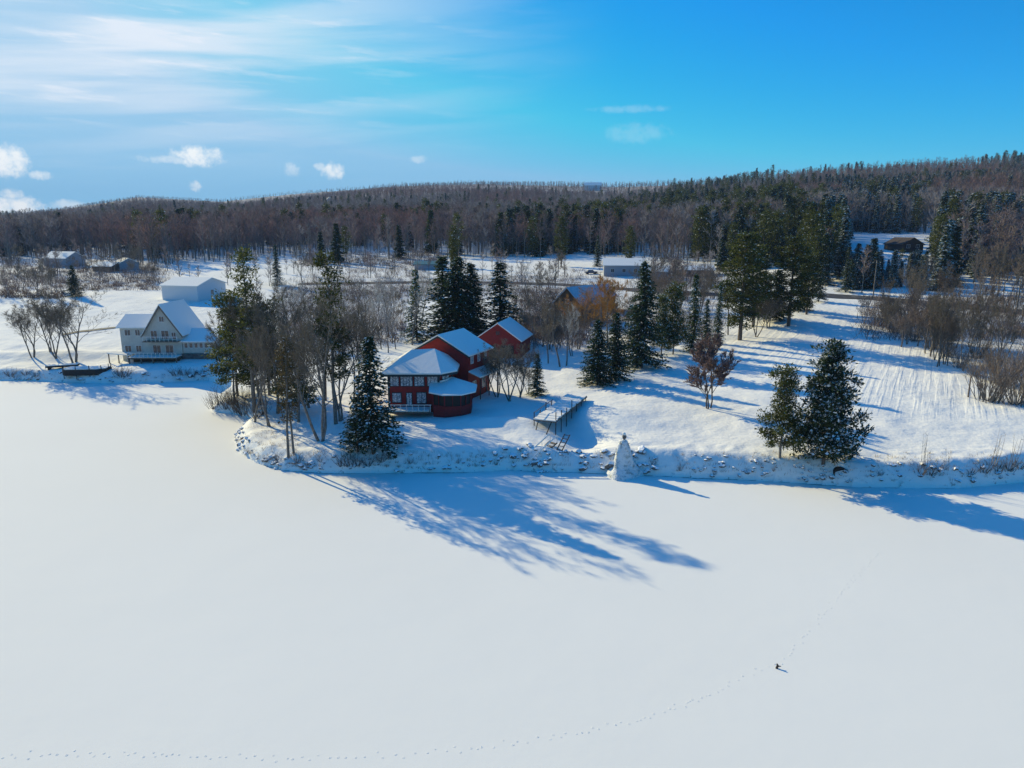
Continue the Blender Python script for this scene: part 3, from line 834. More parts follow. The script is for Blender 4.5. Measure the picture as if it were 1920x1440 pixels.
def low_con(seed, Rd, snow, pat=0):
    T, C = spruce(seed, 16, Rd, .62, snow, .06, 1.15, .35, .85, pat)
    C.tube([(0, 0, -.5), (0, 0, 15)], [.2, .03], 4, 1)
    return C
LOWS = [low_con(71, 2.7, .14).mesh('spruce_far', NM('needle_dark')), low_con(72, 2.3, .8).mesh('spruce_far', NM('needle_dark')),
        low_con(73, 3.2, .06).mesh('spruce_far', NM('needle'))]
def low_pine(seed):
    T, C = pine(seed, 20, 4.3, .22, .06, .6, .95, prof_broad, 0, 34, .9)
    C.tube([(0, 0, -.5), (0, 0, 19)], [.25, .05], 5, 1)
    return C
LOWS.append(low_pine(74).mesh('pine_far', NM('needle_olive')))
LH = [16, 16, 16, 20]

def forest_kind(px, py, x, y, rng):
    """species from where in the valley the tree stands"""
    n = fbm(np.array([x / 60.]), np.array([y / 60.]), 2)[0]
    q = fbm(np.array([x / 90. + 31]), np.array([y / 150. + 7]), 2)[0] + rng.uniform(-.18, .18)
    bv = 2 if q > .16 else 3 if q < -.16 else rng.randrange(2)
    if px > 1180 and py < 560:
        c = .10
        if 1230 < px < 1620 and 350 < py < 560: c = .45
        if 1540 < px < 1960 and 355 < py < 560: c = .52
        if px > 1780 and 470 < py: c = .05
        if 1180 < px < 1560 and 500 < py: c = .35
        c += n * 1.5
        if rng.random() < c:
            if px > 1540 and rng.random() < .8: return 'c', 1
            return ('c', 3) if rng.random() < .55 else ('c', 0)
        return 'b', bv
    c = .03 + max(0, n - .12) * 1.6
    if 950 < px < 1200 and py > 440: c += .25
    if rng.random() < c: return 'c', rng.choice((0, 2, 3))
    return 'b', bv
EDGE_A = np.array([-1.3, -.75, -.55, -.35, -.1, .1, .2, .26, .40, .43, .50, 1.3])
EDGE_Y = np.array([345, 345, 330, 330, 335, 330, 300, 262, 240, 212, 200, 190], float)
rf = random.Random(99)
FOR = []
y = 190.0
while y < 2900:
    st = max(4.6, .0095 * y)
    dx = max(4.8, .0080 * y)
    x = -.95 * y
    while x < .95 * y:
        xx = x + rf.uniform(-.5, .5) * dx; yy = y + rf.uniform(-.5, .5) * st
        x += dx
        a = xx / yy
        if yy < np.interp(a, EDGE_A, EDGE_Y) + rf.uniform(-6, 10) + (70 if a < .2 else 10) * float(vnoise(np.array([a * 9 + 2.3]), np.array([7.7]))[0] + .6 * vnoise(np.array([a * 31]), np.array([3.1]))[0]): continue
        if yy > np.interp(a, RIDGE_A, RIDGE_R) + 60: continue
        FOR.append((xx, yy))
    y += st
FA = np.array(FOR); FZ = H(FA[:, 0], FA[:, 1])
ind_b, ind_c, mass = [], [], []
for (xx, yy), zz in zip(FOR, FZ):
    px, py = proj(xx, yy, zz)
    if 1590 < px < 1745 and 438 < py < 478: continue      # snowy clearing round the dark-roofed house
    if 1535 < px < 1575 and 505 < py < 560: continue      # gap where the lane leaves the road
    if 556 < px < 845 and py > 468 and rf.random() < .6: continue
    if 1085 < px < 1345 and py > 492: continue            # farm yard
    k, v = forest_kind(px, py, xx, yy, rf)
    if k == 'c' and yy > 650 and rf.random() < .6: k, v = 'b', rf.randrange(4)
    ht = (rf.uniform(13, 21) if k == 'b' else rf.uniform(13, 23)) * (1 if yy > 260 else .9)
    if yy > 500: ht = rf.uniform(9.5, 15) if k == 'b' else rf.uniform(10, 17)
    if yy > 1100:
        ht *= .72
        if k == 'c': k, v = 'b', rf.randrange(3)
    if k == 'c' and 1250 < px < 1480 and py < 440: ht *= 1.15
    if 1580 < px < 1750 and yy < 325:                     # low growth in front of the clearing
        hm = CAM_H + slope(rf.uniform(464, 490)) * yy - zz
        if hm < 4.5: continue
        ht = min(ht, hm)
    if 1180 < px < 1570 and yy < 310: ht = max(8, min(ht, CAM_H + slope(rf.uniform(375, 465)) * yy - zz))
    rec = (yy / (ht), xx, yy, zz - .2, ht, k, v, px)
    (ind_b if k == 'b' else ind_c).append(rec)
inview = lambda r: -60 < r[7] < 1980
def split(lst, n):
    lst = sorted(lst, key=lambda r: (not inview(r), r[0]))
    return lst[:n], lst[n:]
NB, NC = 60, 190
nb, mb = split(ind_b, NB); nc, mc = split(ind_c, NC)
def zone(px):
    return ('behind the far left field' if px < 560 else 'behind the open middle field' if px < 1080 else 'behind the farm buildings' if px < 1560 else 'above the road at the right')
for (_, x, y, z, ht, k, v, px) in nb:
    o = bpy.data.objects.new('bare_tree', LOWB[v]); COL.objects.link(o)
    s = ht / 16; o.location = (x, y, z); o.scale = (s * 1.1, s * 1.1, s); o.rotation_euler = (0, 0, rf.uniform(0, 6.28))
    tag(o, 'bare brown hardwood in the front rank of the wood ' + zone(px), 'tree', 'front rank hardwoods ' + zone(px))
for (_, x, y, z, ht, k, v, px) in nc:
    pn_ = v == 3
    o = bpy.data.objects.new('pine_tree' if pn_ else 'spruce_tree', LOWS[v]); COL.objects.link(o)
    s = ht / LH[v]; o.location = (x, y, z); o.scale = (s, s, s); o.rotation_euler = (0, 0, rf.uniform(0, 6.28))
    lb = ('broad green pine' if pn_ else 'snow-loaded grey-green spruce' if v == 1 else 'dark plain spruce') + ' in the front rank of the wood ' + zone(px)
    tag(o, lb, 'tree', lb.split(' in the')[0] + 's ' + zone(px))

# the right-hand roadside wood and thicket (nearer than the forest proper)
n_side = 0
rs2 = random.Random(3)
while n_side < 78:
    px = rs2.uniform(1610, 1990); py = rs2.uniform(575, 705)
    lim = np.interp(px, [1600, 1660, 1760, 1850, 1990], [600, 640, 690, 705, 705])
    if py > lim: continue
    p = at(px, py)
    ht = rs2.uniform(6.5, 10.5) if py > 600 else rs2.uniform(9, 14)
    if px < 1700: ht *= .6
    v = rs2.choice(('bare0', 'bare1', 'bare3', 'bare2'))
    pz = 'just above the lawn edge' if py > 640 else 'beside the road'
    t = thing('bare_tree', p, 'bare tree of the roadside copse, ' + pz + (' at its thin left end' if px < 1740 else ''), 'tree', rs2.uniform(0, 6), 'bare copse trees ' + pz + (' left end' if px < 1740 else ''))
    s = ht / 14; t.scale = (s * .85, s * .85, s)
    for me, nme in ((PR[v][0], 'trunk'), (PR[v][1], 'crown')):
        o = bpy.data.objects.new(nme, me); COL.objects.link(o); o.parent = t
        if nme == 'crown' and rs2.random() < .5:
            o.material_slots[1].link = 'OBJECT'; o.material_slots[1].material = M['twig_brown']
    n_side += 1

def mass_object(name, recs, meshes, hts, label, cat):
    me = bpy.data.meshes.new(name)
    n = len(recs)
    me.vertices.add(n)
    me.vertices.foreach_set('co', np.array([(r[1], r[2], r[3]) for r in recs], np.float32).ravel())
    for an, ty, data in (('sc', 'FLOAT', [r[4] / hts[r[6]] for r in recs]), ('rz', 'FLOAT', [rf.uniform(0, 6.28) for r in recs]), ('vi', 'INT', [r[6] for r in recs])):
        at_ = me.attributes.new(an, ty, 'POINT'); at_.data.foreach_set('value', data)
    ob = bpy.data.objects.new(name, me); COL.objects.link(ob)
    ng = bpy.data.node_groups.new(name + '_scatter', 'GeometryNodeTree')
    ng.interface.new_socket('Geometry', in_out='INPUT', socket_type='NodeSocketGeometry')
    ng.interface.new_socket('Geometry', in_out='OUTPUT', socket_type='NodeSocketGeometry')
    N = ng.nodes; L = ng.links
    gi = N.new('NodeGroupInput'); go = N.new('NodeGroupOutput')
    iop = N.new('GeometryNodeInstanceOnPoints'); iop.inputs['Pick Instance'].default_value = True
    join = N.new('GeometryNodeJoinGeometry')
    for m_ in reversed(meshes):
        src = bpy.data.objects.new(name + '_source', m_)   # data only, never linked to the scene
        oi = N.new('GeometryNodeObjectInfo'); oi.inputs['Object'].default_value = src; oi.inputs['As Instance'].default_value = True
        L.new(oi.outputs['Geometry'], join.inputs[0])
    L.new(gi.outputs[0], iop.inputs['Points']); L.new(join.outputs[0], iop.inputs['Instance'])
    def na(nm, ty):
        a_ = N.new('GeometryNodeInputNamedAttribute'); a_.data_type = ty; a_.inputs['Name'].default_value = nm; return a_.outputs['Attribute']
    L.new(na('vi', 'INT'), iop.inputs['Instance Index'])
    cx = N.new('ShaderNodeCombineXYZ'); L.new(na('rz', 'FLOAT'), cx.inputs[2])
    e2r = N.new('FunctionNodeEulerToRotation'); L.new(cx.outputs[0], e2r.inputs[0]); L.new(e2r.outputs[0], iop.inputs['Rotation'])
    cs = N.new('ShaderNodeCombineXYZ'); sc_ = na('sc', 'FLOAT')
    for i in range(3): L.new(sc_, cs.inputs[i])
    L.new(cs.outputs[0], iop.inputs['Scale'])
    L.new(iop.outputs[0], go.inputs[0])
    md = ob.modifiers.new('scatter', 'NODES'); md.node_group = ng
    tag(ob, label, cat, kind='stuff')
    return ob
mass_object('bare_woods', mb, LOWB, [16] * 4, 'brown leafless hardwood forest covering the whole hillside up to the ridge', 'forest')
mass_object('conifer_woods', mc, LOWS, LH, 'dark conifers, many dusted with snow, spread through the hillside forest', 'forest')
print('FOREST', len(FOR), len(nb), len(nc), len(mb), len(mc))

# ------------------------------------------------------------------ shrubs, weeds, rocks
SH = [shrub(81, 2.4, 2.2, 26).mesh('shrub', [M['bark'], M['twig']]), shrub(82, 1.6, 1.6, 18, twig=.02).mesh('shrub', [M['bark'], M['twig_brown']]),
      shrub(83, 4.5, 4.2, 60, twig=.03, fine=14).mesh('shrub', [M['bark_grey'], M['twig']]), shrub(84, 3.2, 1.2, 5, twig=.03, fine=5).mesh('shrub', [M['bark_grey'], M['twig']])]
SHH = [2.4, 1.6, 4.5, 3.2]
def bush(v, px, py, top_px, label, group=None, wide=1.0, name='shrub', mo=None):
    p = at(px, py)
    hgt = top_px * p.y * 1.02 / F
    o = bpy.data.objects.new(name, SH[v]); COL.objects.link(o)
    s = hgt / SHH[v]; o.location = p; o.scale = (s * wide, s * wide, s); o.rotation_euler = (0, 0, RNG.uniform(0, 6))
    if mo: o.material_slots[1].link = 'OBJECT'; o.material_slots[1].material = M[mo]
    return tag(o, label, 'shrub', group)
for a, b, h_ in ((402, 772, 34), (425, 768, 44), (445, 774, 52), (460, 782, 48), (478, 786, 40), (412, 760, 38), (455, 764, 50), (436, 758, 40), (492, 778, 46)):
    bush(0, a, b, h_, 'leafless brush at the left edge of the wooded point', 'brush on the left edge of the point', 1.1)
for a, b, h_ in ((520, 868, 22), (500, 866, 14), (560, 872, 20), (470, 852, 14), (580, 876, 16), (640, 876, 26), (655, 880, 34), (670, 878, 30), (690, 876, 24), (715, 868, 26), (735, 866, 20), (600, 868, 14)):
    bush(1, a, b, h_, 'short brown brush on the shore bank of the wooded point', 'brush on the front shore of the point', 1.3)
for a, b, h_ in ((770, 872, 16), (860, 874, 12), (930, 872, 12), (1225, 880, 16), (1275, 884, 20), (1340, 890, 14), (1400, 893, 14), (1450, 893, 12)):
    bush(1, a, b, h_, 'small dead weed clump on the steep snowy bank below the lawn', 'weed clumps on the lawn bank', 1.0)
for a, b, h_, wd in ((1852, 752, 100, .95), (1905, 760, 104, .95), (1880, 720, 90, 1.0), (1940, 740, 100, 1.0)):
    bush(2, a, b, h_, 'big round brown bush at the right edge of the lawn', 'big round bushes at the right edge', wd, 'round_bush', 'twig_brown')
for a, b, h_ in ((1650, 612, 36), (1680, 625, 40), (1712, 640, 42), (1745, 655, 40), (1776, 668, 40), (1800, 690, 40), (1825, 705, 36), (1665, 595, 36), (1700, 605, 40), (1735, 622, 40), (1830, 672, 44), (1865, 690, 44)):
    bush(2, a, b, h_, 'grey tangled brush along the upper edge of the lawn below the road', 'brush along the lawn edge', 1.2)
bush(3, 1732, 884, 76, 'taller bare sapling on the right shore bank', wide=.6, name='sapling')
bush(3, 1775, 886, 44, 'short sapling just right of the taller one on the shore bank', wide=.7, name='sapling')
bush(3, 1862, 880, 74, 'slim bare sapling near the right end of the shore', wide=.7, name='sapling')
bush(3, 1895, 884, 78, 'thin twin sapling at the right end of the shore', wide=.7, name='sapling')
for a, b, h_ in ((1725, 894, 30), (1745, 893, 26), (1760, 890, 22), (1845, 892, 28), (1870, 890, 30), (1890, 888, 30), (1910, 886, 28), (1820, 896, 18), (1650, 896, 14)):
    bush(1, a, b, h_, 'brown brush at the foot of the saplings on the right shore', 'brush under the right shore saplings', 1.4)
for a, b, h_ in ((20, 706, 18), (48, 704, 14), (68, 706, 14), (225, 706, 26), (236, 708, 20), (330, 706, 20), (345, 706, 18), (360, 708, 18), (375, 702, 16), (30, 712, 9)):
    bush(1, a, b, h_, 'low dark brush along the left lake shore by the cream lodge', 'brush along the left shore', 1.5)
rg = random.Random(77)
for (x0, y0, x1, y1, n_, lb, gp) in ((560, 486, 830, 528, 26, 'bare young tree in the scrub of the open middle field', 'young trees in the middle field'),
        (840, 500, 1060, 552, 22, 'bare young tree in the field behind the dark spruce clump', 'young trees behind the spruce clump'),
        (0, 482, 330, 520, 24, 'bare young tree near the distant houses at far left', 'young trees near the distant houses'),
        (330, 488, 560, 540, 16, 'bare young tree in the field behind the ragged pine', 'young trees behind the ragged pine'),
        (1215, 520, 1340, 560, 16, 'bare young tree among the farm sheds', 'young trees among the farm sheds')):
    for i in range(n_):
        a = rg.uniform(x0, x1); b = rg.uniform(y0, y1); p = at(a, b)
        o = bpy.data.objects.new('young_tree', LOWB[rg.choice((0, 1, 2, 2))]); COL.objects.link(o)
        s_ = rg.uniform(5, 10.5) / 16; o.location = p; o.scale = (s_ * 1.25, s_ * 1.25, s_); o.rotation_euler = (0, 0, rg.uniform(0, 6.28))
        tag(o, lb, 'tree', gp)
# scrub spread over the fields behind the houses: nobody could count it
def scrub(name, n, regions, hmin, hmax, m, label, wd=.05, per=9):
    rng = random.Random(len(name) * 7)
    B = MB()
    for (x0, y0, x1, y1, wt) in regions:
        for i in range(int(n * wt)):
            px = rng.uniform(x0, x1); py = rng.uniform(y0, y1)
            p = at(px, py)
            if shore_d(np.array([p.x]), np.array([p.y]))[0] < .15: continue
            h_ = rng.uniform(hmin, hmax)
            for k in range(per):
                dv = Vector((rng.gauss(0, .45), rng.gauss(0, .45), 1)).normalized()
                q = p + Vector((rng.gauss(0, .35) * h_, rng.gauss(0, .35) * h_, -.05))
                B.sliver(q, dv, h_ * rng.uniform(.5, 1.1), wd, rng, 0)
    return tag(B.build(name, m), label, name.replace('_', ' '), kind='stuff')
scrub('field_scrub', 2400, [(560, 478, 830, 500, .18), (600, 500, 1130, 560, .22), (960, 560, 1100, 640, .25), (0, 500, 300, 545, .25), (520, 540, 760, 640, .25), (0, 545, 120, 560, .08)], .7, 2.2, M['weed'],
      'brown dead scrub poking through the snow of the fields', .10, 12)
scrub('tall_thicket', 1000, [(960, 545, 1110, 650, .45), (1180, 530, 1350, 640, .30), (560, 500, 800, 560, .30), (520, 545, 760, 650, .40), (0, 486, 320, 545, .55), (800, 520, 1150, 556, .22),
      (1200, 515, 1360, 540, .15), (1620, 560, 1920, 640, .45), (560, 474, 840, 500, .35)], 1.6, 4.6, M['twig_thicket'], 'grey-brown leafless brushwood filling the fields between trees and houses', .09, 13)
scrub('shore_grass', 1000, [(440, 800, 560, 880, .22), (540, 850, 1000, 884, .30), (1000, 850, 1920, 906, .42), (0, 700, 390, 712, .14)], .25, .7, M['grass_dry'],
      'dry grass and reed stalks along the waterline of the snowy bank', .035, 7)

def boulder(seed):
    rng = random.Random(seed)
    import bmesh
    bm = bmesh.new(); bmesh.ops.create_icosphere(bm, subdivisions=2, radius=1)
    off = rng.uniform(0, 50)
    for v in bm.verts:
        n = v.co.normalized()
        f = 1 + .55 * float(vnoise(np.array([n.x * 1.6 + off]), np.array([n.y * 1.6 + n.z * 1.3 + off]))[0]) + .2 * rng.uniform(-.5, .5)
        v.co = Vector((n.x * f, n.y * f * .85, n.z * f * .62))
    me = bpy.data.meshes.new('boulder'); bm.to_mesh(me); bm.free(); me.materials.append(M['rock'])
    return me
BO = [boulder(i) for i in range(5)]
SD = SHORE
rb = random.Random(17)
def rocks(i0, i1, n, label, group, smin=.2, smax=.6, dmax=2.2, out=0.0):
    seg = SD[i0:i1 + 1]; ln = [math.dist(seg[i], seg[i + 1]) for i in range(len(seg) - 1)]; tot = sum(ln)
    for k in range(n):
        u = rb.uniform(0, tot); i = 0
        while u > ln[i]: u -= ln[i]; i += 1
        t = u / ln[i]; p = Vector((seg[i][0] * (1 - t) + seg[i + 1][0] * t, seg[i][1] * (1 - t) + seg[i + 1][1] * t, 0))
        d = Vector((seg[i + 1][0] - seg[i][0], seg[i + 1][1] - seg[i][1], 0)).normalized(); nr = Vector((-d.y, d.x, 0))
        p += nr * (rb.uniform(-out, dmax) * rb.random() ** .5)
        s = rb.uniform(smin, smax) * rb.uniform(.6, 1)
        o = bpy.data.objects.new('boulder', rb.choice(BO)); COL.objects.link(o)
        o.location = (p.x, p.y, max(Hs(p.x, p.y), 0) + s * .12); o.scale = (s * rb.uniform(.8, 1.4), s, s * rb.uniform(.7, 1.1)); o.rotation_euler = (rb.uniform(-.3, .3), rb.uniform(-.3, .3), rb.uniform(0, 6))
        tag(o, label, 'rock', group)
rocks(13, 19, 78, 'dark snow-capped rock edging the tip of the wooded point', 'rocks round the wooded point', .18, .45, 1.4, .2)
rocks(19, 23, 36, 'snow-capped rock on the shaded bank below the red house', 'rocks below the red house', .15, .4, 2.0)
rocks(23, 27, 74, 'snow-capped riprap rock between the shore steps and the snow cone', 'rocks round the steps and snow cone', .2, .62, 2.8, .2)
rocks(28, 31, 62, 'small snow-capped rock on the bank below the pair of shore pines', 'rocks below the shore pines', .15, .4, 2.2)
rocks(31, 35, 34, 'snow-capped rock on the bank under the right shore saplings', 'rocks under the saplings', .15, .45, 2.2)
rocks(2, 7, 36, 'snow-capped rock on the low left lake shore', 'rocks on the left shore', .2, .6, 1.8)

# ------------------------------------------------------------------ houses
def gable_roof(B, cx, cy, L, Wd, z_e, z_r, over=.5, th=.18, mi=0):
    """ridge along local y"""
    l, w_ = L / 2 + over, Wd / 2 + over
    dz = (z_r - z_e) / (Wd / 2) * over
    for s in (-1, 1):
        a = [(cx, cy - l, z_r), (cx, cy + l, z_r), (cx + s * w_, cy + l, z_e - dz), (cx + s * w_, cy - l, z_e - dz)]
        if s > 0: a = a[::-1]
        B.slab(a, th, mi)
def gable_walls(B, cx, cy, L, Wd, z0, z_e, z_r, mi=0):
    l, w_ = L / 2, Wd / 2
    g = z_r - .19; e = z_e - .12
    vs = []
    for y_ in (cy - l, cy + l):
        vs += [(cx - w_, y_, z0), (cx + w_, y_, z0), (cx + w_, y_, e), (cx, y_, g), (cx - w_, y_, e)]
    B.add(vs, [(0, 1, 2, 3, 4), (9, 8, 7, 6, 5), (1, 6, 7, 2), (5, 0, 4, 9), (0, 5, 6, 1)], mi)
def window(parent, c, wd, ht, ang=0.0, pane='glass', frame='trim', mull=1):
    """c: centre on the wall face, ang: direction the wall faces (0 = towards local -y)"""
    f = MB(); g = MB()
    t = .09
    def q(dx, dz, sx, sz, off, B):
        ca, sa = math.cos(ang), math.sin(ang)
        B.box((c[0] + dx * ca + off * sa, c[1] + dx * sa - off * ca, c[2] + dz), (sx, .05, sz), ang)
    for s in (-1, 1):
        q(s * (wd / 2), 0, t, ht + t, .055, f); q(0, s * ht / 2, wd - t, t, .055, f)
    for k in range(mull):
        q(wd * ((k + 1) / (mull + 1) - .5), 0, .05, ht - t, .05, f)
    q(0, 0, wd - .02, ht - .02, .02, g)
    fo = f.build('window', M[frame], parent); g.build('pane', M[pane], fo)
    return fo
def snow_strip(parent, pts, th=.16):
    B = MB(); B.slab([(p[0], p[1], p[2]) for p in pts], th); return B.build('snow_cover', M['snow'], parent)

# red lake house (coordinates relative to its own base)
HX, HY, HZ = -12.0, 101.0, 3.0
house = thing('red_house', (HX, HY, HZ), 'red lake house with blue-shaded snowy roofs and a screened porch on the shore', 'house')
def rel(x, y, z): return (x - HX, y - HY, z - HZ)
wing = [(-17.4, 97), (-10.3, 97), (-8.6, 98.7), (-8.6, 105.5), (-17.4, 105.5)]
B = MB(); B.poly_prism([(p[0] - HX, p[1] - HY) for p in wing], -1.0, 5.45); B.build('wing_wall', M['red'], house)
B = MB()                                             # corner boards and storey band
for p in wing[:3]: B.box(rel(p[0], p[1] - .02, 5.7), (.24, .24, 5.2))
B.build('corner_board', M['trim_dark'], house)
# hip roof
ev = 8.45
eave = [(-18.3, 96.1, ev), (-9.9, 96.1, ev), (-7.8, 98.3, ev), (-7.8, 106, ev), (-18.3, 106, ev)]
r0, r1 = (-14.6, 101.0, 10.95), (-11.3, 101.6, 11.0)
B = MB()
for tri in ([eave[0], eave[1], r1, r0], [eave[1], eave[2], r1], [eave[2], eave[3], r1], [eave[3], eave[4], r0, r1], [eave[4], eave[0], r0]):
    B.slab([rel(*p) for p in tri], .2)
B.build('wing_roof', M['snow'], house)
B = MB()
for p, q in ((eave[0], eave[1]), (eave[1], eave[2]), (eave[2], eave[3]), (eave[4], eave[0])):
    m_ = ((p[0] + q[0]) / 2, (p[1] + q[1]) / 2); L_ = math.dist(p[:2], q[:2]); an = math.atan2(q[1] - p[1], q[0] - p[0])
    B.box(rel(m_[0], m_[1], ev - .36), (L_ - .1, .12, .3), an)
B.build('fascia', M['trim_dark'], house)
for cx, wd, mu in ((-16.55, 1.25, 2), (-14.85, 1.7, 3), (-13.05, 1.4, 2), (-11.2, 1.45, 2)):
    window(house, rel(cx, 97, 7.15), wd, 1.5, 0, 'curtain', 'trim_dark', mu)
window(house, rel(-9.45, 97.85, 7.15), 1.3, 1.5, R(45), 'curtain', 'trim_dark', 1)
for cx, wd, h_, zc in ((-16.3, 1.3, 1.4, 4.75), (-14.55, .8, 2.0, 4.45), (-12.8, 1.35, 1.6, 4.7)):
    window(house, rel(cx, 97, zc), wd, h_, 0, 'curtain', 'trim_dark', 1)
for cy in (99, 102): window(house, rel(-17.4, cy, 7.1), 1.4, 1.5, R(-90), 'curtain', 'trim_dark', 1)
# main block: ridge runs back and to the right
RA = R(-24.8)
def loc2(u, v, z):                                   # u across (right), v along the ridge, from the front gable apex
    ca, sa = math.cos(RA), math.sin(RA)
    return rel(-10.9 + u * ca - v * sa, 104 + u * sa + v * ca, z)
def oblk(B, u0, u1, v0, v1, z0, z1): 
    pts = [loc2(u0, v0, 0), loc2(u1, v0, 0), loc2(u1, v1, 0), loc2(u0, v1, 0)]
    B.poly_prism([(p[0], p[1]) for p in pts], z0 - HZ, z1 - HZ)
B = MB()
zr, ze, w0, w1, LN = 12.75, 10.3, 3.9, 4.7, 7.4
vs = []
for v_ in (0.3, LN - .3):
    vs += [loc2(-w0, v_, 2), loc2(w1, v_, 2), loc2(w1, v_, ze - .12), loc2(0, v_, zr - .2), loc2(-w0, v_, ze + .3)]
B.add(vs, [(0, 1, 2, 3, 4), (9, 8, 7, 6, 5), (1, 6, 7, 2), (5, 0, 4, 9)])
B.build('main_wall', M['red'], house)
B = MB()
B.slab([loc2(0, -.35, zr), loc2(w1 + .6, -.35, ze - .3), loc2(w1 + .6, LN + .3, ze - .3), loc2(0, LN + .3, zr)], .2)
B.slab([loc2(0, -.35, zr), loc2(0, LN + .3, zr), loc2(-w0 - .6, LN + .3, ze - .05), loc2(-w0 - .6, -.35, ze - .05)], .2)
B.build('main_roof', M['snow'], house)
B = MB()
for (u_a, z_a), (u_b, z_b) in (((0, zr), (w1 + .6, ze - .3)), ((0, zr), (-w0 - .6, ze - .05))):
    B.add([loc2(u_a, -.33, z_a - .2), loc2(u_b, -.33, z_b - .2), loc2(u_b, -.33, z_b - .48), loc2(u_a, -.33, z_a - .48),
           loc2(u_a, -.22, z_a - .2), loc2(u_b, -.22, z_b - .2), loc2(u_b, -.22, z_b - .48), loc2(u_a, -.22, z_a - .48)],
          [(0, 1, 2, 3), (7, 6, 5, 4), (0, 4, 5, 1), (3, 2, 6, 7)])
B.build('bargeboard', M['trim_dark'], house)
for v_ in (1.5, 3.7, 5.9):
    c = loc2(w1, v_, 9.1); window(house, c, .8, 1.3, R(90) + RA, 'curtain', 'trim', 0)
for v_ in (2.2, 5.2):
    c = loc2(w1, v_, 4.9); window(house, c, 1.0, 1.5, R(90) + RA, 'glass', 'trim', 1)
B = MB(); B.slab([loc2(w1 + .02, .4, 7.5), loc2(w1 + 2.0, .4, 6.8), loc2(w1 + 2.0, LN - .6, 6.8), loc2(w1 + .02, LN - .6, 7.5)], .2); B.build('side_porch_roof', M['snow'], house)
B = MB()
for v_ in (.7, 3.6, LN - .9):
    c = loc2(w1 + 1.8, v_, 5.0); B.box(c, (.16, .16, 3.4))
B.build('side_porch_post', M['wood_dark'], house)
# screened porch in front at the right
pp = [(-10.9, 96.9), (-10.9, 94.4), (-9.2, 93.3), (-7.0, 93.5), (-5.7, 95.0), (-5.7, 98.4), (-8.5, 98.6)]
B = MB(); B.poly_prism([(p[0] - HX, p[1] - HY) for p in pp], -1.2, 1.25); B.build('porch_skirt', M['red_dark'], house)
B = MB(); B.poly_prism([(.2 * 0 + (p[0] + 8.3) * .97 - 8.3 - HX, (p[1] - 96) * .97 + 96 - HY) for p in pp], 1.3, 3.1); B.build('porch_screen', M['screen'], house)
B = MB()
for p in pp[:6]: B.box(rel(p[0], p[1], 5.2), (.16, .16, 1.9))
for p, q in zip(pp[:5], pp[1:6]):
    m_ = ((p[0] + q[0]) / 2, (p[1] + q[1]) / 2); an = math.atan2(q[1] - p[1], q[0] - p[0]); L_ = math.dist(p, q)
    B.box(rel(m_[0], m_[1], 4.32), (L_, .14, .1), an); B.box(rel(m_[0], m_[1], 6.05), (L_, .14, .14), an)
    B.box(rel(*m_, 5.2), (.08, .08, 1.8), an)
B.build('porch_frame', M['red_dark'], house)
po = [(-11.6, 96.9, 6.9), (-11.4, 94.0, 6.25), (-9.4, 92.6, 6.2), (-6.8, 92.8, 6.2), (-5.0, 94.7, 6.2), (-5.0, 98.6, 6.3)]
ap = (-8.6, 98.6, 7.45)
B = MB()
for p, q in zip(po[:-1], po[1:]): B.slab([rel(*p), rel(*q), rel(*ap)], .18)
B.slab([rel(*po[0]), rel(*ap), rel(-9.4, 97.0, 7.3)], .18)
B.build('porch_roof', M['snow'], house)
# chimney-less deck rail in front of the wing
B = MB(); B.box(rel(-14.6, 95.2, 3.35), (6.6, 2.6, .18)); B.build('terrace', M['wood'], house)
B = MB()
for i in range(9): B.box(rel(-17.8 + i * .82, 93.95, 3.9), (.07, .07, 1.0))
B.box(rel(-14.5, 93.95, 4.42), (6.8, .1, .08)); B.build('terrace_railing', M['trim'], house)
B = MB(); B.box(rel(-14.6, 95.2, 3.51), (6.3, 2.2, .14)); B.build('terrace_snow', M['snow'], house)

def simple_house(name, px, py, Wd, L, he, hr, rz, label, wall, roof='snow', wins=(), trim='trim', y=None, sink=1.0, cover=True):
    """front gable towards local -y; he/hr eave and ridge heights"""
    p = at(px, py)
    if y: p = Vector((acol(px, py) * y, y, Hs(acol(px, py) * y, y)))
    t = thing(name, p, label, 'house' if 'house' in name else 'shed' if 'shed' in name else 'barn', rz)
    B = MB(); gable_walls(B, 0, 0, L, Wd, -sink, he, hr); B.build('wall', M[wall], t)
    B = MB(); gable_roof(B, 0, 0, L, Wd, he, hr, .45, .2); B.build('roof', M[roof], t)
    for (fx, z_, wd, h_, face) in wins:
        if face == 0: window(t, (fx, -L / 2, z_), wd, h_, 0, 'glass', trim, 1)
        elif face == 1: window(t, (Wd / 2, fx, z_), wd, h_, R(90), 'glass', trim, 1)
        else: window(t, (-Wd / 2, fx, z_), wd, h_, R(-90), 'glass', trim, 1)
    return t
g = simple_house('red_garage', 945, 664, 8.6, 9, 3.6, 6.6, R(-14), 'dark red gabled garage with a snowy roof behind the red lake house', 'red_dark',
                 wins=((0, 4.6, .8, .8, 0),), trim='red_dark', y=137)
g['category'] = 'garage'
B = MB(); B.box((-1.8, -4.55, 1.1), (2.6, .08, 2.3)); B.box((1.8, -4.55, 1.1), (2.6, .08, 2.3)); B.build('garage_door', M['wood_dark'], g)
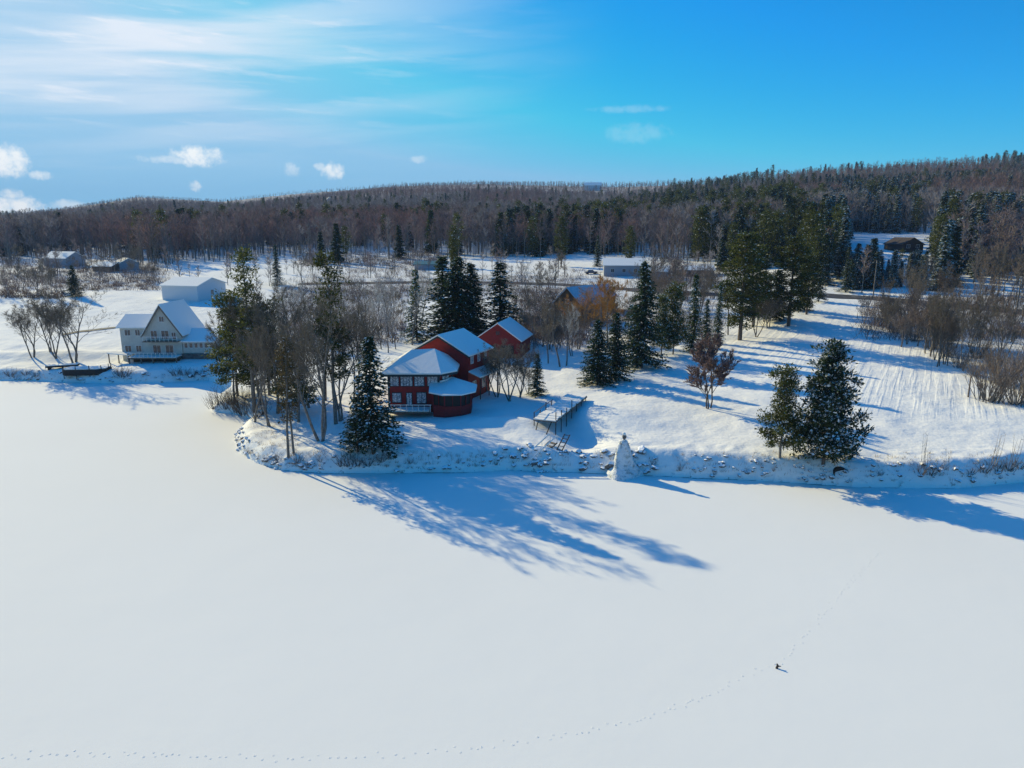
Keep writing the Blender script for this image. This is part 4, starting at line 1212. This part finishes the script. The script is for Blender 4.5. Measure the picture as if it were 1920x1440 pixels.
# cream lodge
lp = at(305, 676); lp.y = 139; lp.x = acol(305, 676) * 139; lp.z = 2.4
lodge = thing('cream_lodge', lp, 'cream three-storey lodge with a steep central gable and decks on the left shore', 'house', 0)
B = MB(); gable_walls(B, .9, 4, 9, 7.0, -1, 6.1, 11.3); B.build('gable_wall', M['cream'], lodge)
B = MB(); gable_roof(B, .9, 4.3, 9.6, 7.0, 6.1, 11.3, .6, .22); B.build('gable_roof', M['snow'], lodge)
B = MB()
for s in (-1, 1):
    B.add([(.9, -1.2, 11.05), (.9 + s * 4.1, -1.2, 4.95), (.9 + s * 4.1, -1.2, 4.6), (.9, -1.2, 10.6), (.9, -1.08, 11.05), (.9 + s * 4.1, -1.08, 4.95), (.9 + s * 4.1, -1.08, 4.6), (.9, -1.08, 10.6)],
          [(0, 1, 2, 3), (7, 6, 5, 4), (0, 4, 5, 1), (3, 2, 6, 7)])
B.build('bargeboard', M['wood'], lodge)
B = MB(); B.box((-5.1, 3.2, 2.85), (5.0, 7.4, 7.7)); B.build('left_wing_wall', M['cream'], lodge)
B = MB(); B.slab([(-8.1, -1.0, 6.75), (-2.2, -1.0, 6.75), (-2.2, 3.2, 8.9), (-8.1, 3.2, 8.9)], .22); B.slab([(-8.1, 3.2, 8.9), (-2.2, 3.2, 8.9), (-2.2, 7.6, 6.75), (-8.1, 7.6, 6.75)], .22); B.build('left_wing_roof', M['snow'], lodge)
B = MB()
for x_ in (-7.58, -2.62): B.add([(x_, -.5, 6.75), (x_, 6.9, 6.75), (x_, 3.2, 8.7)], [(0, 1, 2)] if x_ > -5 else [(0, 2, 1)])
B.build('left_wing_gable', M['cream'], lodge)
B = MB(); B.box((7.6, 3.6, 1.6), (6.4, 7.6, 4.6)); B.build('right_wing_wall', M['cream'], lodge)
B = MB(); B.slab([(3.6, -1.0, 3.95), (11.4, -1.0, 3.95), (10.6, 4.2, 5.9), (4.4, 4.2, 5.9)], .2); B.slab([(4.4, 4.2, 5.9), (10.6, 4.2, 5.9), (11.4, 8, 3.95), (3.6, 8, 3.95)], .2)
B.slab([(11.4, -1.0, 3.95), (11.4, 8, 3.95), (10.6, 4.2, 5.9)], .2); B.build('right_wing_roof', M['snow'], lodge)
B = MB(); B.box((14.0, 6, 2.4), (6, 7, 6)); B.build('rear_wing_wall', M['cream'], lodge)
B = MB(); gable_roof(B, 14.0, 6, 7, 6, 5.4, 7.4, .4, .2); B.build('rear_wing_roof', M['snow'], lodge)
for c, wd, h_ in (((-6.3, -.5, 2.4), 1.3, 1.3), ((-4.2, -.5, 2.4), 1.1, 1.3), ((-6.1, -.5, 5.6), 1.2, 1.2), ((-4.1, -.5, 5.6), 1.0, 1.2),
                  ((.9, -.5, 8.3), 1.0, 1.1), ((-.9, -.5, 5.2), 1.3, 1.7), ((1.3, -.5, 5.2), 1.5, 1.7), ((3.0, -.5, 5.0), .9, 1.4), ((-.6, -.5, 2.2), 1.6, 1.9), ((1.9, -.5, 2.2), 1.6, 1.9)):
    window(lodge, c, wd, h_, 0, 'glass', 'trim', 1)
for i in range(6): window(lodge, (5.1 + i * 1.0, -.2, 3.0), .72, 1.0, 0, 'glass', 'trim', 0)
B = MB(); B.box((-.2, -2.2, 1.0), (9.5, 3.2, .2)); B.box((.9, -1.35, 4.0), (7.0, 1.6, .16)); B.build('deck', M['wood'], lodge)
B = MB()
for i in range(13): B.box((-4.9 + i * .79, -3.75, 1.55), (.08, .08, 1.0))
for i in range(9): B.box((-2.5 + i * .85, -2.1, 4.5), (.07, .07, .95))
B.box((-.2, -3.75, 2.07), (9.6, .1, .09)); B.box((.9, -2.1, 4.98), (7, .09, .08)); B.build('deck_railing', M['trim'], lodge)
B = MB()
for i in range(5): B.box((-4.7 + i * 2.3, -3.6, -.1), (.2, .2, 2.0))
B.build('deck_post', M['wood'], lodge)
B = MB(); B.box((-.2, -2.0, -.1), (9.0, .2, 2.0)); B.build('deck_skirt', M['wood_dark'], lodge)
B = MB(); B.box((7.6, -.5, .2), (6.8, .5, 2.4)); B.build('stone_base', M['stone'], lodge)
B = MB(); B.box((-.2, -2.2, 1.17), (9.2, 2.9, .12)); B.build('deck_snow', M['snow'], lodge)
# small lean-to terrace at the left end of the lodge
B = MB(); B.slab([(-9.6, -2.6, 1.9), (-5.2, -2.6, 1.5), (-5.2, -.6, 1.6), (-9.6, -.6, 2.0)], .16); B.build('terrace_roof', M['snow'], lodge)
B = MB()
for x_ in (-9.3, -7.4, -5.5): B.box((x_, -2.4, .6), (.16, .16, 2.2))
B.build('terrace_post', M['wood'], lodge)

simple_house('white_barn', 366, 557, 13, 12, 4.0, 5.9, R(76), 'white shed-like barn with a flat snowy roof above the cream lodge', 'white_siding', wins=((-4.2, 1.5, 1.4, 1.8, 1), (0, 1.6, 1.2, 1.4, 0)))
brn = simple_house('brown_house', 1082, 600, 8, 9, 4.6, 8.4, R(-38), 'brown house with a blue-shaded metal roof above the orange willows', 'brown_wall', 'metal_roof', wins=((-1.5, 2.2, 1, 1.3, 0), (1.5, 2.2, 1, 1.3, 0), (0, 5, 1, 1, 0)))
simple_house('brown_house', 1118, 580, 6, 8, 4.0, 6.6, R(-50), 'smaller brown house wing with a blue metal roof right of the brown house', 'brown_wall', 'metal_roof')
simple_house('grey_barn', 1168, 514, 13, 14, 3.6, 5.7, R(84), 'long grey barn with a streaked snowy roof at the foot of the hill', 'grey_wall', wins=((-4, 1.6, 1.2, 1.2, 2), (0, 1.6, 1.2, 1.2, 2), (4, 1.6, 1.2, 1.2, 2)))
simple_house('shed', 1308, 517, 6, 10, 2.4, 3.6, R(88), 'low white-roofed shed right of the long grey barn', 'brown_wall')
simple_house('shed', 1232, 520, 6, 8, 2.4, 4.0, R(80), 'small shed with a blue-shaded roof between the two farm barns', 'grey_wall')
simple_house('small_house', 122, 497, 9, 13, 3.6, 6.0, R(70), 'distant house with a bright snowy roof at the foot of the far left hill', 'grey_wall', y=300)
simple_house('small_house', 205, 505, 7, 9, 2.2, 3.6, R(75), 'distant low house behind shrubs right of the bright-roofed one at far left', 'brown_wall', y=280)
simple_house('small_house', 238, 503, 7, 9, 2.8, 4.6, R(40), 'third distant house, half lost in trees above the left field', 'grey_wall', y=285)
simple_house('hillside_house', 1693, 470, 9, 11, 2.8, 5.2, R(8), 'dark-fronted house with a wide low gable in the shaded forest clearing', 'wood_dark', 'wood_dark', wins=((-2, 1.8, 1.4, 1.3, 0), (2, 1.8, 1.4, 1.3, 0)))
simple_house('forest_house', 618, 402, 14, 18, 8, 14, R(20), 'pale house showing above the trees halfway up the brown hill', 'white_siding', y=900)
simple_house('forest_house', 1112, 346, 14, 30, 9, 14, R(80), 'white-roofed house near the top of the ridge', 'white_siding', y=1300)
simple_house('forest_house', 1605, 352, 10, 16, 7, 11, R(80), 'white-roofed house high in the woods at the right', 'white_siding', y=640)
# greenhouse-like teal shed in the field
simple_house('field_shed', 808, 506, 6, 12, 2.2, 3.2, R(86), 'low teal-roofed shed in the snowy field behind the dark spruces', 'grey_wall', 'teal')

# ------------------------------------------------------------------ jetty, steps, cone and other small things
s0 = Vector((9.7, 102.0, 3.9)); s1 = Vector((4.2, 88.0, 3.25))
ln = (s1 - s0).length; an = math.atan2(s1.y - s0.y, s1.x - s0.x)
jet = thing('jetty', s0, 'raised wooden jetty buried in snow, standing on posts over the gully below the lawn', 'jetty', an)
B = MB(); B.box((ln / 2, 0, -.12), (ln, 3.1, .16)); B.build('deck', M['wood'], jet)
B = MB()
for i in range(15):
    x0 = ln * i / 15 + .02; hh_ = .16 + .05 * math.sin(i * 1.7)
    B.box((x0 + ln / 30, 0, -.04 + hh_ / 2), (ln / 15, 2.95 + .12 * math.sin(i * 2.3), hh_))
B.build('snow_layer', M['snow'], jet)
for i in range(7):
    for s in (-1, 1):
        B = MB(); x_ = .6 + (ln - .8) * i / 6
        gz = Hs(s0.x + math.cos(an) * x_ - math.sin(an) * s, s0.y + math.sin(an) * x_ + math.cos(an) * s)
        top = (.85, 1.15, .6)[(i + (s > 0)) % 3] if i > 2 else .1
        B.tube([(x_, s * 1.48, gz - s0.z - .4), (x_, s * 1.48, top)], .06, 6, 0, True); B.build('post', M['wood_dark'], jet)
B = MB(); B.box(((ln + 7) / 2, -1.5, .8), (ln - 7, .05, .08)); B.build('railing', M['wood'], jet)
B = MB(); e = s1
for s in (-1, 1): B.tube([(ln - .2, s * .9, -.2), (ln + 2.0, s * .7, -1.9)], .07, 5, 0, True)
B.build('brace', M['wood_dark'], jet)
# bank steps with snowy rails
q0, q1 = at(1038, 836), at(990, 881); q1.z = .12
d = (q1 - q0); L_ = math.hypot(d.x, d.y); an = math.atan2(d.y, d.x)
st = thing('shore_steps', q0 + Vector((0, 0, .45)), 'narrow wooden steps with snow-covered rails going down the bank left of the snow cone', 'steps', an)
for i in range(7):
    B = MB(); t = (i + .5) / 7; B.box((L_ * t, 0, d.z * t + .12), (.4, 1.1, .08)); B.build('tread', M['wood'], st)
for s in (-1, 1):
    B = MB(); B.tube([(0, s * .6, 0.05), (L_, s * .6, d.z + .05)], .09, 5, 0, True); B.build('stringer', M['wood'], st)
    B = MB(); B.tube([(0, s * .6, .95), (L_, s * .6, d.z + .95)], .055, 5, 0, True)
    for i in range(4): t = i / 3; B.tube([(L_ * t, s * .6, d.z * t), (L_ * t, s * .6, d.z * t + .95)], .04, 5, 0, True)
    B.build('handrail', M['trim'], st)
    B = MB(); B.tube([(0, s * .6, 1.03), (L_, s * .6, d.z + 1.03)], .07, 5, 0, True); B.build('rail_snow', M['snow'], st)
# ladder frame lying by the jetty
q = at(1056, 842)
fr = thing('ladder', q, 'short dark ladder frame leaning in the snow at the lower end of the gully', 'ladder', R(60))
B = MB()
for s in (-1, 1): B.tube([(-1.1, s * .35, .05), (1.1, s * .35, 1.5)], .07, 5, 0, True)
B.build('rail', M['wood_dark'], fr)
for i in range(5):
    B = MB(); t = i / 4; B.tube([(-1 + 2 * t, -.35, .1 + 1.33 * t), (-1 + 2 * t, .35, .1 + 1.33 * t)], .045, 5, 0, True); B.build('rung', M['wood_dark'], fr)
# snow cone (garden pyramid crusted with snow and ice)
q = at(1168, 884)
cone = thing('snow_cone', q, 'tall snow-crusted cone with a knobbly top at the edge of the bank', 'cone')
def lathe(B, prof, n, jit, seed, mi=0, sx=1, sy=1):
    rng = random.Random(seed); o = len(B.v); ph = [rng.uniform(0, 6) for _ in range(6)]
    for r_, z_ in prof:
        for k in range(n):
            a_ = 6.283 * k / n
            rr = r_ * (1 + jit * math.sin(3 * a_ + ph[0] + z_ * .8) + jit * .7 * math.sin(7 * a_ + ph[1] + z_ * 2)) + rng.gauss(0, jit * .05)
            B.v.append((rr * math.cos(a_) * sx, rr * math.sin(a_) * sy, z_))
    for i in range(len(prof) - 1):
        for k in range(n):
            k2 = (k + 1) % n
            B.f.append((o + i * n + k, o + i * n + k2, o + (i + 1) * n + k2, o + (i + 1) * n + k)); B.mi.append(mi)
B = MB(); lathe(B, [(2.3, -.6), (1.9, .1), (1.5, .5), (1.25, .9), (1.08, 1.3), (.98, 1.7), (.86, 2.1), (.76, 2.5), (.64, 2.9), (.56, 3.2), (.46, 3.5), (.40, 3.7), (.22, 3.85), (.02, 3.9)], 26, .13, 3)
B.build('body', M['cone_ice'], cone, True)
B = MB(); lathe(B, [(.10, 3.7), (.12, 3.9), (.24, 4.02), (.30, 4.2), (.24, 4.38), (.08, 4.46), (.02, 4.5)], 10, .15, 5, sx=.8); B.build('knob', M['stone'], cone, True)
B = MB(); lathe(B, [(.02, 4.36), (.16, 4.42), (.19, 4.56), (.10, 4.7), (.01, 4.74)], 9, .15, 8); B.build('snow_cap', M['snow'], cone, True)
rc = random.Random(12)
B = MB()
for i in range(60):
    a_ = rc.uniform(0, 6.28); z_ = rc.uniform(.3, 3.6); r_ = np.interp(z_, [.1, .9, 2.1, 3.5, 3.9], [1.85, 1.2, .84, .45, .2])
    p_ = Vector((r_ * math.cos(a_), r_ * math.sin(a_), z_))
    B.sliver(p_, Vector((math.cos(a_) * .6, math.sin(a_) * .6, rc.uniform(-.3, 1))).normalized(), rc.uniform(.2, .5), .07, rc)
B.build('twigs', M['twig'], cone)
cone.scale = (1.04, .95, .98)
o = bpy.data.objects.new('boulder', BO[1]); COL.objects.link(o); q = at(1152, 882); o.location = (q.x, q.y - .3, q.z + .25); o.scale = (1.15, .8, 1.0)
tag(o, 'big dark boulder at the left foot of the snow cone', 'rock')
# culvert in the right bank
q = at(1578, 902)
cv = thing('culvert', (q.x, q.y + .7, q.z - .15), 'round dark culvert mouth in the shaded bank under the shore pines', 'culvert')
B = MB(); n = 18
for k in range(n):
    a_, b_ = 6.283 * k / n, 6.283 * (k + 1) / n
    P = lambda r_, a, y_: (r_ * math.cos(a), y_, .45 + r_ * .8 * math.sin(a))
    B.add([P(.75, a_, -.5), P(.75, b_, -.5), P(.75, b_, 2), P(.75, a_, 2)], [(0, 1, 2, 3)])
    B.add([P(.83, a_, -.5), P(.83, b_, -.5), P(.83, b_, 2), P(.83, a_, 2)], [(3, 2, 1, 0)])
    B.add([P(.75, a_, -.5), P(.83, a_, -.5), P(.83, b_, -.5), P(.75, b_, -.5)], [(0, 1, 2, 3)])
B.build('pipe', M['wood_dark'], cv)
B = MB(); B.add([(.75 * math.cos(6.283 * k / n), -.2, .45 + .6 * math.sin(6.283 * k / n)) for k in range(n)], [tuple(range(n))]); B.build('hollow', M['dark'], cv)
# dock platform hauled out on the left shore
q = at(157, 706)
dk = thing('dock', (q.x, q.y + 1.2, max(q.z, .1)), 'round-ended dock platform with a dark skirt and snow on top, ashore at far left', 'dock', R(6))
oct_ = [(-4.0, -.8), (-3.2, -1.7), (2.6, -1.7), (4.0, -1.0), (4.0, 1.2), (-3.4, 1.4)]
B = MB(); B.poly_prism(oct_, .25, 1.35); B.build('skirt', M['wood_dark'], dk)
B = MB(); B.poly_prism([(a_ * .96, b_ * .93) for a_, b_ in oct_], 1.36, 1.52); B.build('deck_snow', M['snow'], dk)
for a_, b_ in ((-3.6, -1.2), (-1.2, -1.65), (1.2, -1.65), (3.2, -1.35), (3.95, .9), (3.95, 0)):
    B = MB(); B.tube([(a_, b_, -.4), (a_, b_, 2.1)], .07, 6, 0, True); B.build('post', M['wood_dark'], dk)
q = at(118, 690)
dk2 = thing('dock_section', q, 'flat dock section stacked ashore left of the round-ended dock platform', 'dock', R(20))
B = MB(); B.box((0, 0, .45), (5.4, 1.6, .3)); B.build('frame', M['wood_dark'], dk2)
B = MB(); B.box((0, 0, .67), (5.2, 1.4, .12)); B.build('snow_layer', M['snow'], dk2)
for s in (-1, 1):
    B = MB(); B.box((s * 2.2, 0, .1), (.3, 1.4, .5)); B.build('support', M['wood_dark'], dk2)
# utility poles by the road
def pole(px, py, top, label):
    p = at(px, py); ht = CAM_H + slope(top) * p.y - p.z
    t = thing('utility_pole', p, label, 'pole', R(-20))
    B = MB(); B.tube([(0, 0, -.5), (0, 0, ht)], [.17, .11], 8, 0, True); B.build('shaft', M['bark_grey'], t)
    B = MB(); B.box((0, -.14, ht - .7), (2.2, .1, .12)); B.build('crossarm', M['wood'], t)
    for x_ in (-.9, 0, .9):
        B = MB(); B.tube([(x_, -.14, ht - .64), (x_, -.14, ht - .42)], .05, 6, 0, True); B.build('insulator', M['trim'], t)
    return t
pole(1637, 556, 488, 'utility pole beside the road where the lane enters the snowy conifers')
pole(1897, 640, 520, 'utility pole in front of the road near the right edge')
pole(1286, 548, 478, 'utility pole by the road in front of the low white-roofed shed')
q = at(1815, 745)
B = MB(); B.tube([(0, 0, -.3), (0, 0, 3.2)], [.11, .09], 7, 0, True)
tag(B.build('wooden_post', M['wood'], loc=q), 'single wooden post at the right edge of the lawn beside the round bush', 'post')
# parked car by the grey barn
q = at(1108, 514)
car = thing('parked_car', q, 'snow-covered dark car parked left of the long grey barn', 'car', R(12))
B = MB(); B.poly_prism([(-2.2, -.85), (2.2, -.85), (2.2, .85), (-2.2, .85)], .35, .95)
B.add([(-1.7, -.78, .95), (1.1, -.78, .95), (1.1, .78, .95), (-1.7, .78, .95), (-1.3, -.65, 1.5), (.5, -.65, 1.5), (.5, .65, 1.5), (-1.3, .65, 1.5)],
      [(0, 1, 5, 4), (1, 2, 6, 5), (2, 3, 7, 6), (3, 0, 4, 7), (4, 5, 6, 7)]); B.build('body', M['car_paint'], car)
B = MB(); B.box((-.4, 0, 1.58), (1.8, 1.3, .14)); B.box((1.6, 0, 1.02), (1.1, 1.6, .12)); B.build('snow_layer', M['snow'], car)
for x_ in (-1.4, 1.4):
    for s in (-1, 1):
        B = MB(); B.tube([(x_, s * .72, .33), (x_, s * .9, .33)], .33, 12, 0, True); B.build('wheel', M['dark'], car)

# branch stub frozen into the lake, and the trail of prints
def lake_pt(px, py): return Vector((acol(px, py) * CAM_H / -slope(py), CAM_H / -slope(py), 0))
q = lake_pt(1457, 1253)
B = MB(); B.tube([(-.04, 0, -.05), (0, 0, .12), (.03, .01, .24), (-.03, .02, .33)], [.085, .075, .055, .03], 7, 0, True)
B.tube([(0, 0, .12), (.14, -.02, .17), (.24, -.03, .16)], [.05, .04, .02], 6, 0, True)
B.tube([(.02, 0, .2), (-.08, .02, .26)], [.03, .015], 5, 0, True)
tag(B.build('branch_stub', M['wood_dark'], loc=q), 'small dark branch stub sticking out of the snowy lake beside the trail of prints', 'branch')
rt = random.Random(4)
B = MB()
def trail(pl, stepm=.42):
    w_ = [lake_pt(*p) for p in pl]
    k = 0; carry = 0
    for a_, b_ in zip(w_[:-1], w_[1:]):
        L_ = (b_ - a_).length; d = (b_ - a_) / L_; nr = Vector((-d.y, d.x, 0)); u = carry
        while u < L_:
            k += 1
            c = a_ + d * u + nr * ((.10 if k % 2 else -.10) + rt.gauss(0, .09))
            r_ = rt.uniform(.035, .055); n = 7; o = len(B.v)
            for i in range(n):                          # little rim of pushed-up snow round each print
                a2 = 6.283 * i / n
                B.v.append((c.x + r_ * 1.8 * math.cos(a2), c.y + r_ * 1.8 * math.sin(a2), .002))
            for i in range(n):
                a2 = 6.283 * i / n
                B.v.append((c.x + r_ * 1.1 * math.cos(a2), c.y + r_ * 1.1 * math.sin(a2), .011 + rt.uniform(-.005, .008)))
            for i in range(n):
                a2 = 6.283 * i / n
                B.v.append((c.x + r_ * .7 * math.cos(a2), c.y + r_ * .7 * math.sin(a2), .006))
            for ring in (0, n):
                for i in range(n):
                    j = (i + 1) % n
                    B.f.append((o + ring + i, o + ring + j, o + ring + n + j, o + ring + n + i)); B.mi.append(0)
            B.f.append(tuple(o + 2 * n + i for i in range(n))); B.mi.append(0)
            u += stepm * rt.uniform(.5, 1.7)
        carry = u - L_
trail([(1650, 1035), (1600, 1085), (1545, 1150), (1500, 1200), (1480, 1225), (1458, 1250), (1410, 1260), (1340, 1300), (1230, 1340), (1110, 1370), (950, 1395), (760, 1415), (560, 1422), (380, 1418), (200, 1413), (0, 1418), (-200, 1430)])
tag(B.build('trail_of_prints', M['snow_lake']), 'faint curving line of small prints across the snowy lake', 'animal trail', kind='stuff')

# ------------------------------------------------------------------ the air of the valley
hz = bpy.data.materials.new('haze'); hz.use_nodes = True
t = NT(hz.node_tree)
pv = t.n('ShaderNodeVolumePrincipled', i_Density=0.00010, i_Anisotropy=0.0)
pv.inputs['Color'].default_value = (.42, .62, 1.0, 1)
o = t.n('ShaderNodeOutputMaterial'); t.l(pv.outputs[0], o.inputs['Volume'])
B = MB(); B.box((0, 1400, 124), (7800, 5200, 252))
tag(B.build('haze', hz), 'thin bluish air lying over the valley and the hills', 'haze', kind='stuff')

# ------------------------------------------------------------------ small groups: say which one it is by its place in the row
ORD = 'first second third fourth fifth sixth seventh eighth ninth tenth eleventh twelfth thirteenth fourteenth fifteenth sixteenth'.split()
bpy.context.view_layer.update()
byg = {}
for o in COL.objects:
    if o.parent is None and o.get('group') and o.get('category') in ('tree', 'shrub'): byg.setdefault((o['group'], o['label']), []).append(o)
for (g_, l_), os_ in byg.items():
    if 2 <= len(os_) <= 16 and len(l_.split()) <= 12:
        os_.sort(key=lambda o: proj(*o.location)[0])
        for i, o in enumerate(os_):
            w_ = 'leftmost of them' if i == 0 else 'rightmost of them' if i == len(os_) - 1 else ORD[i] + ' from the left'
            o['label'] = l_ + ', ' + w_
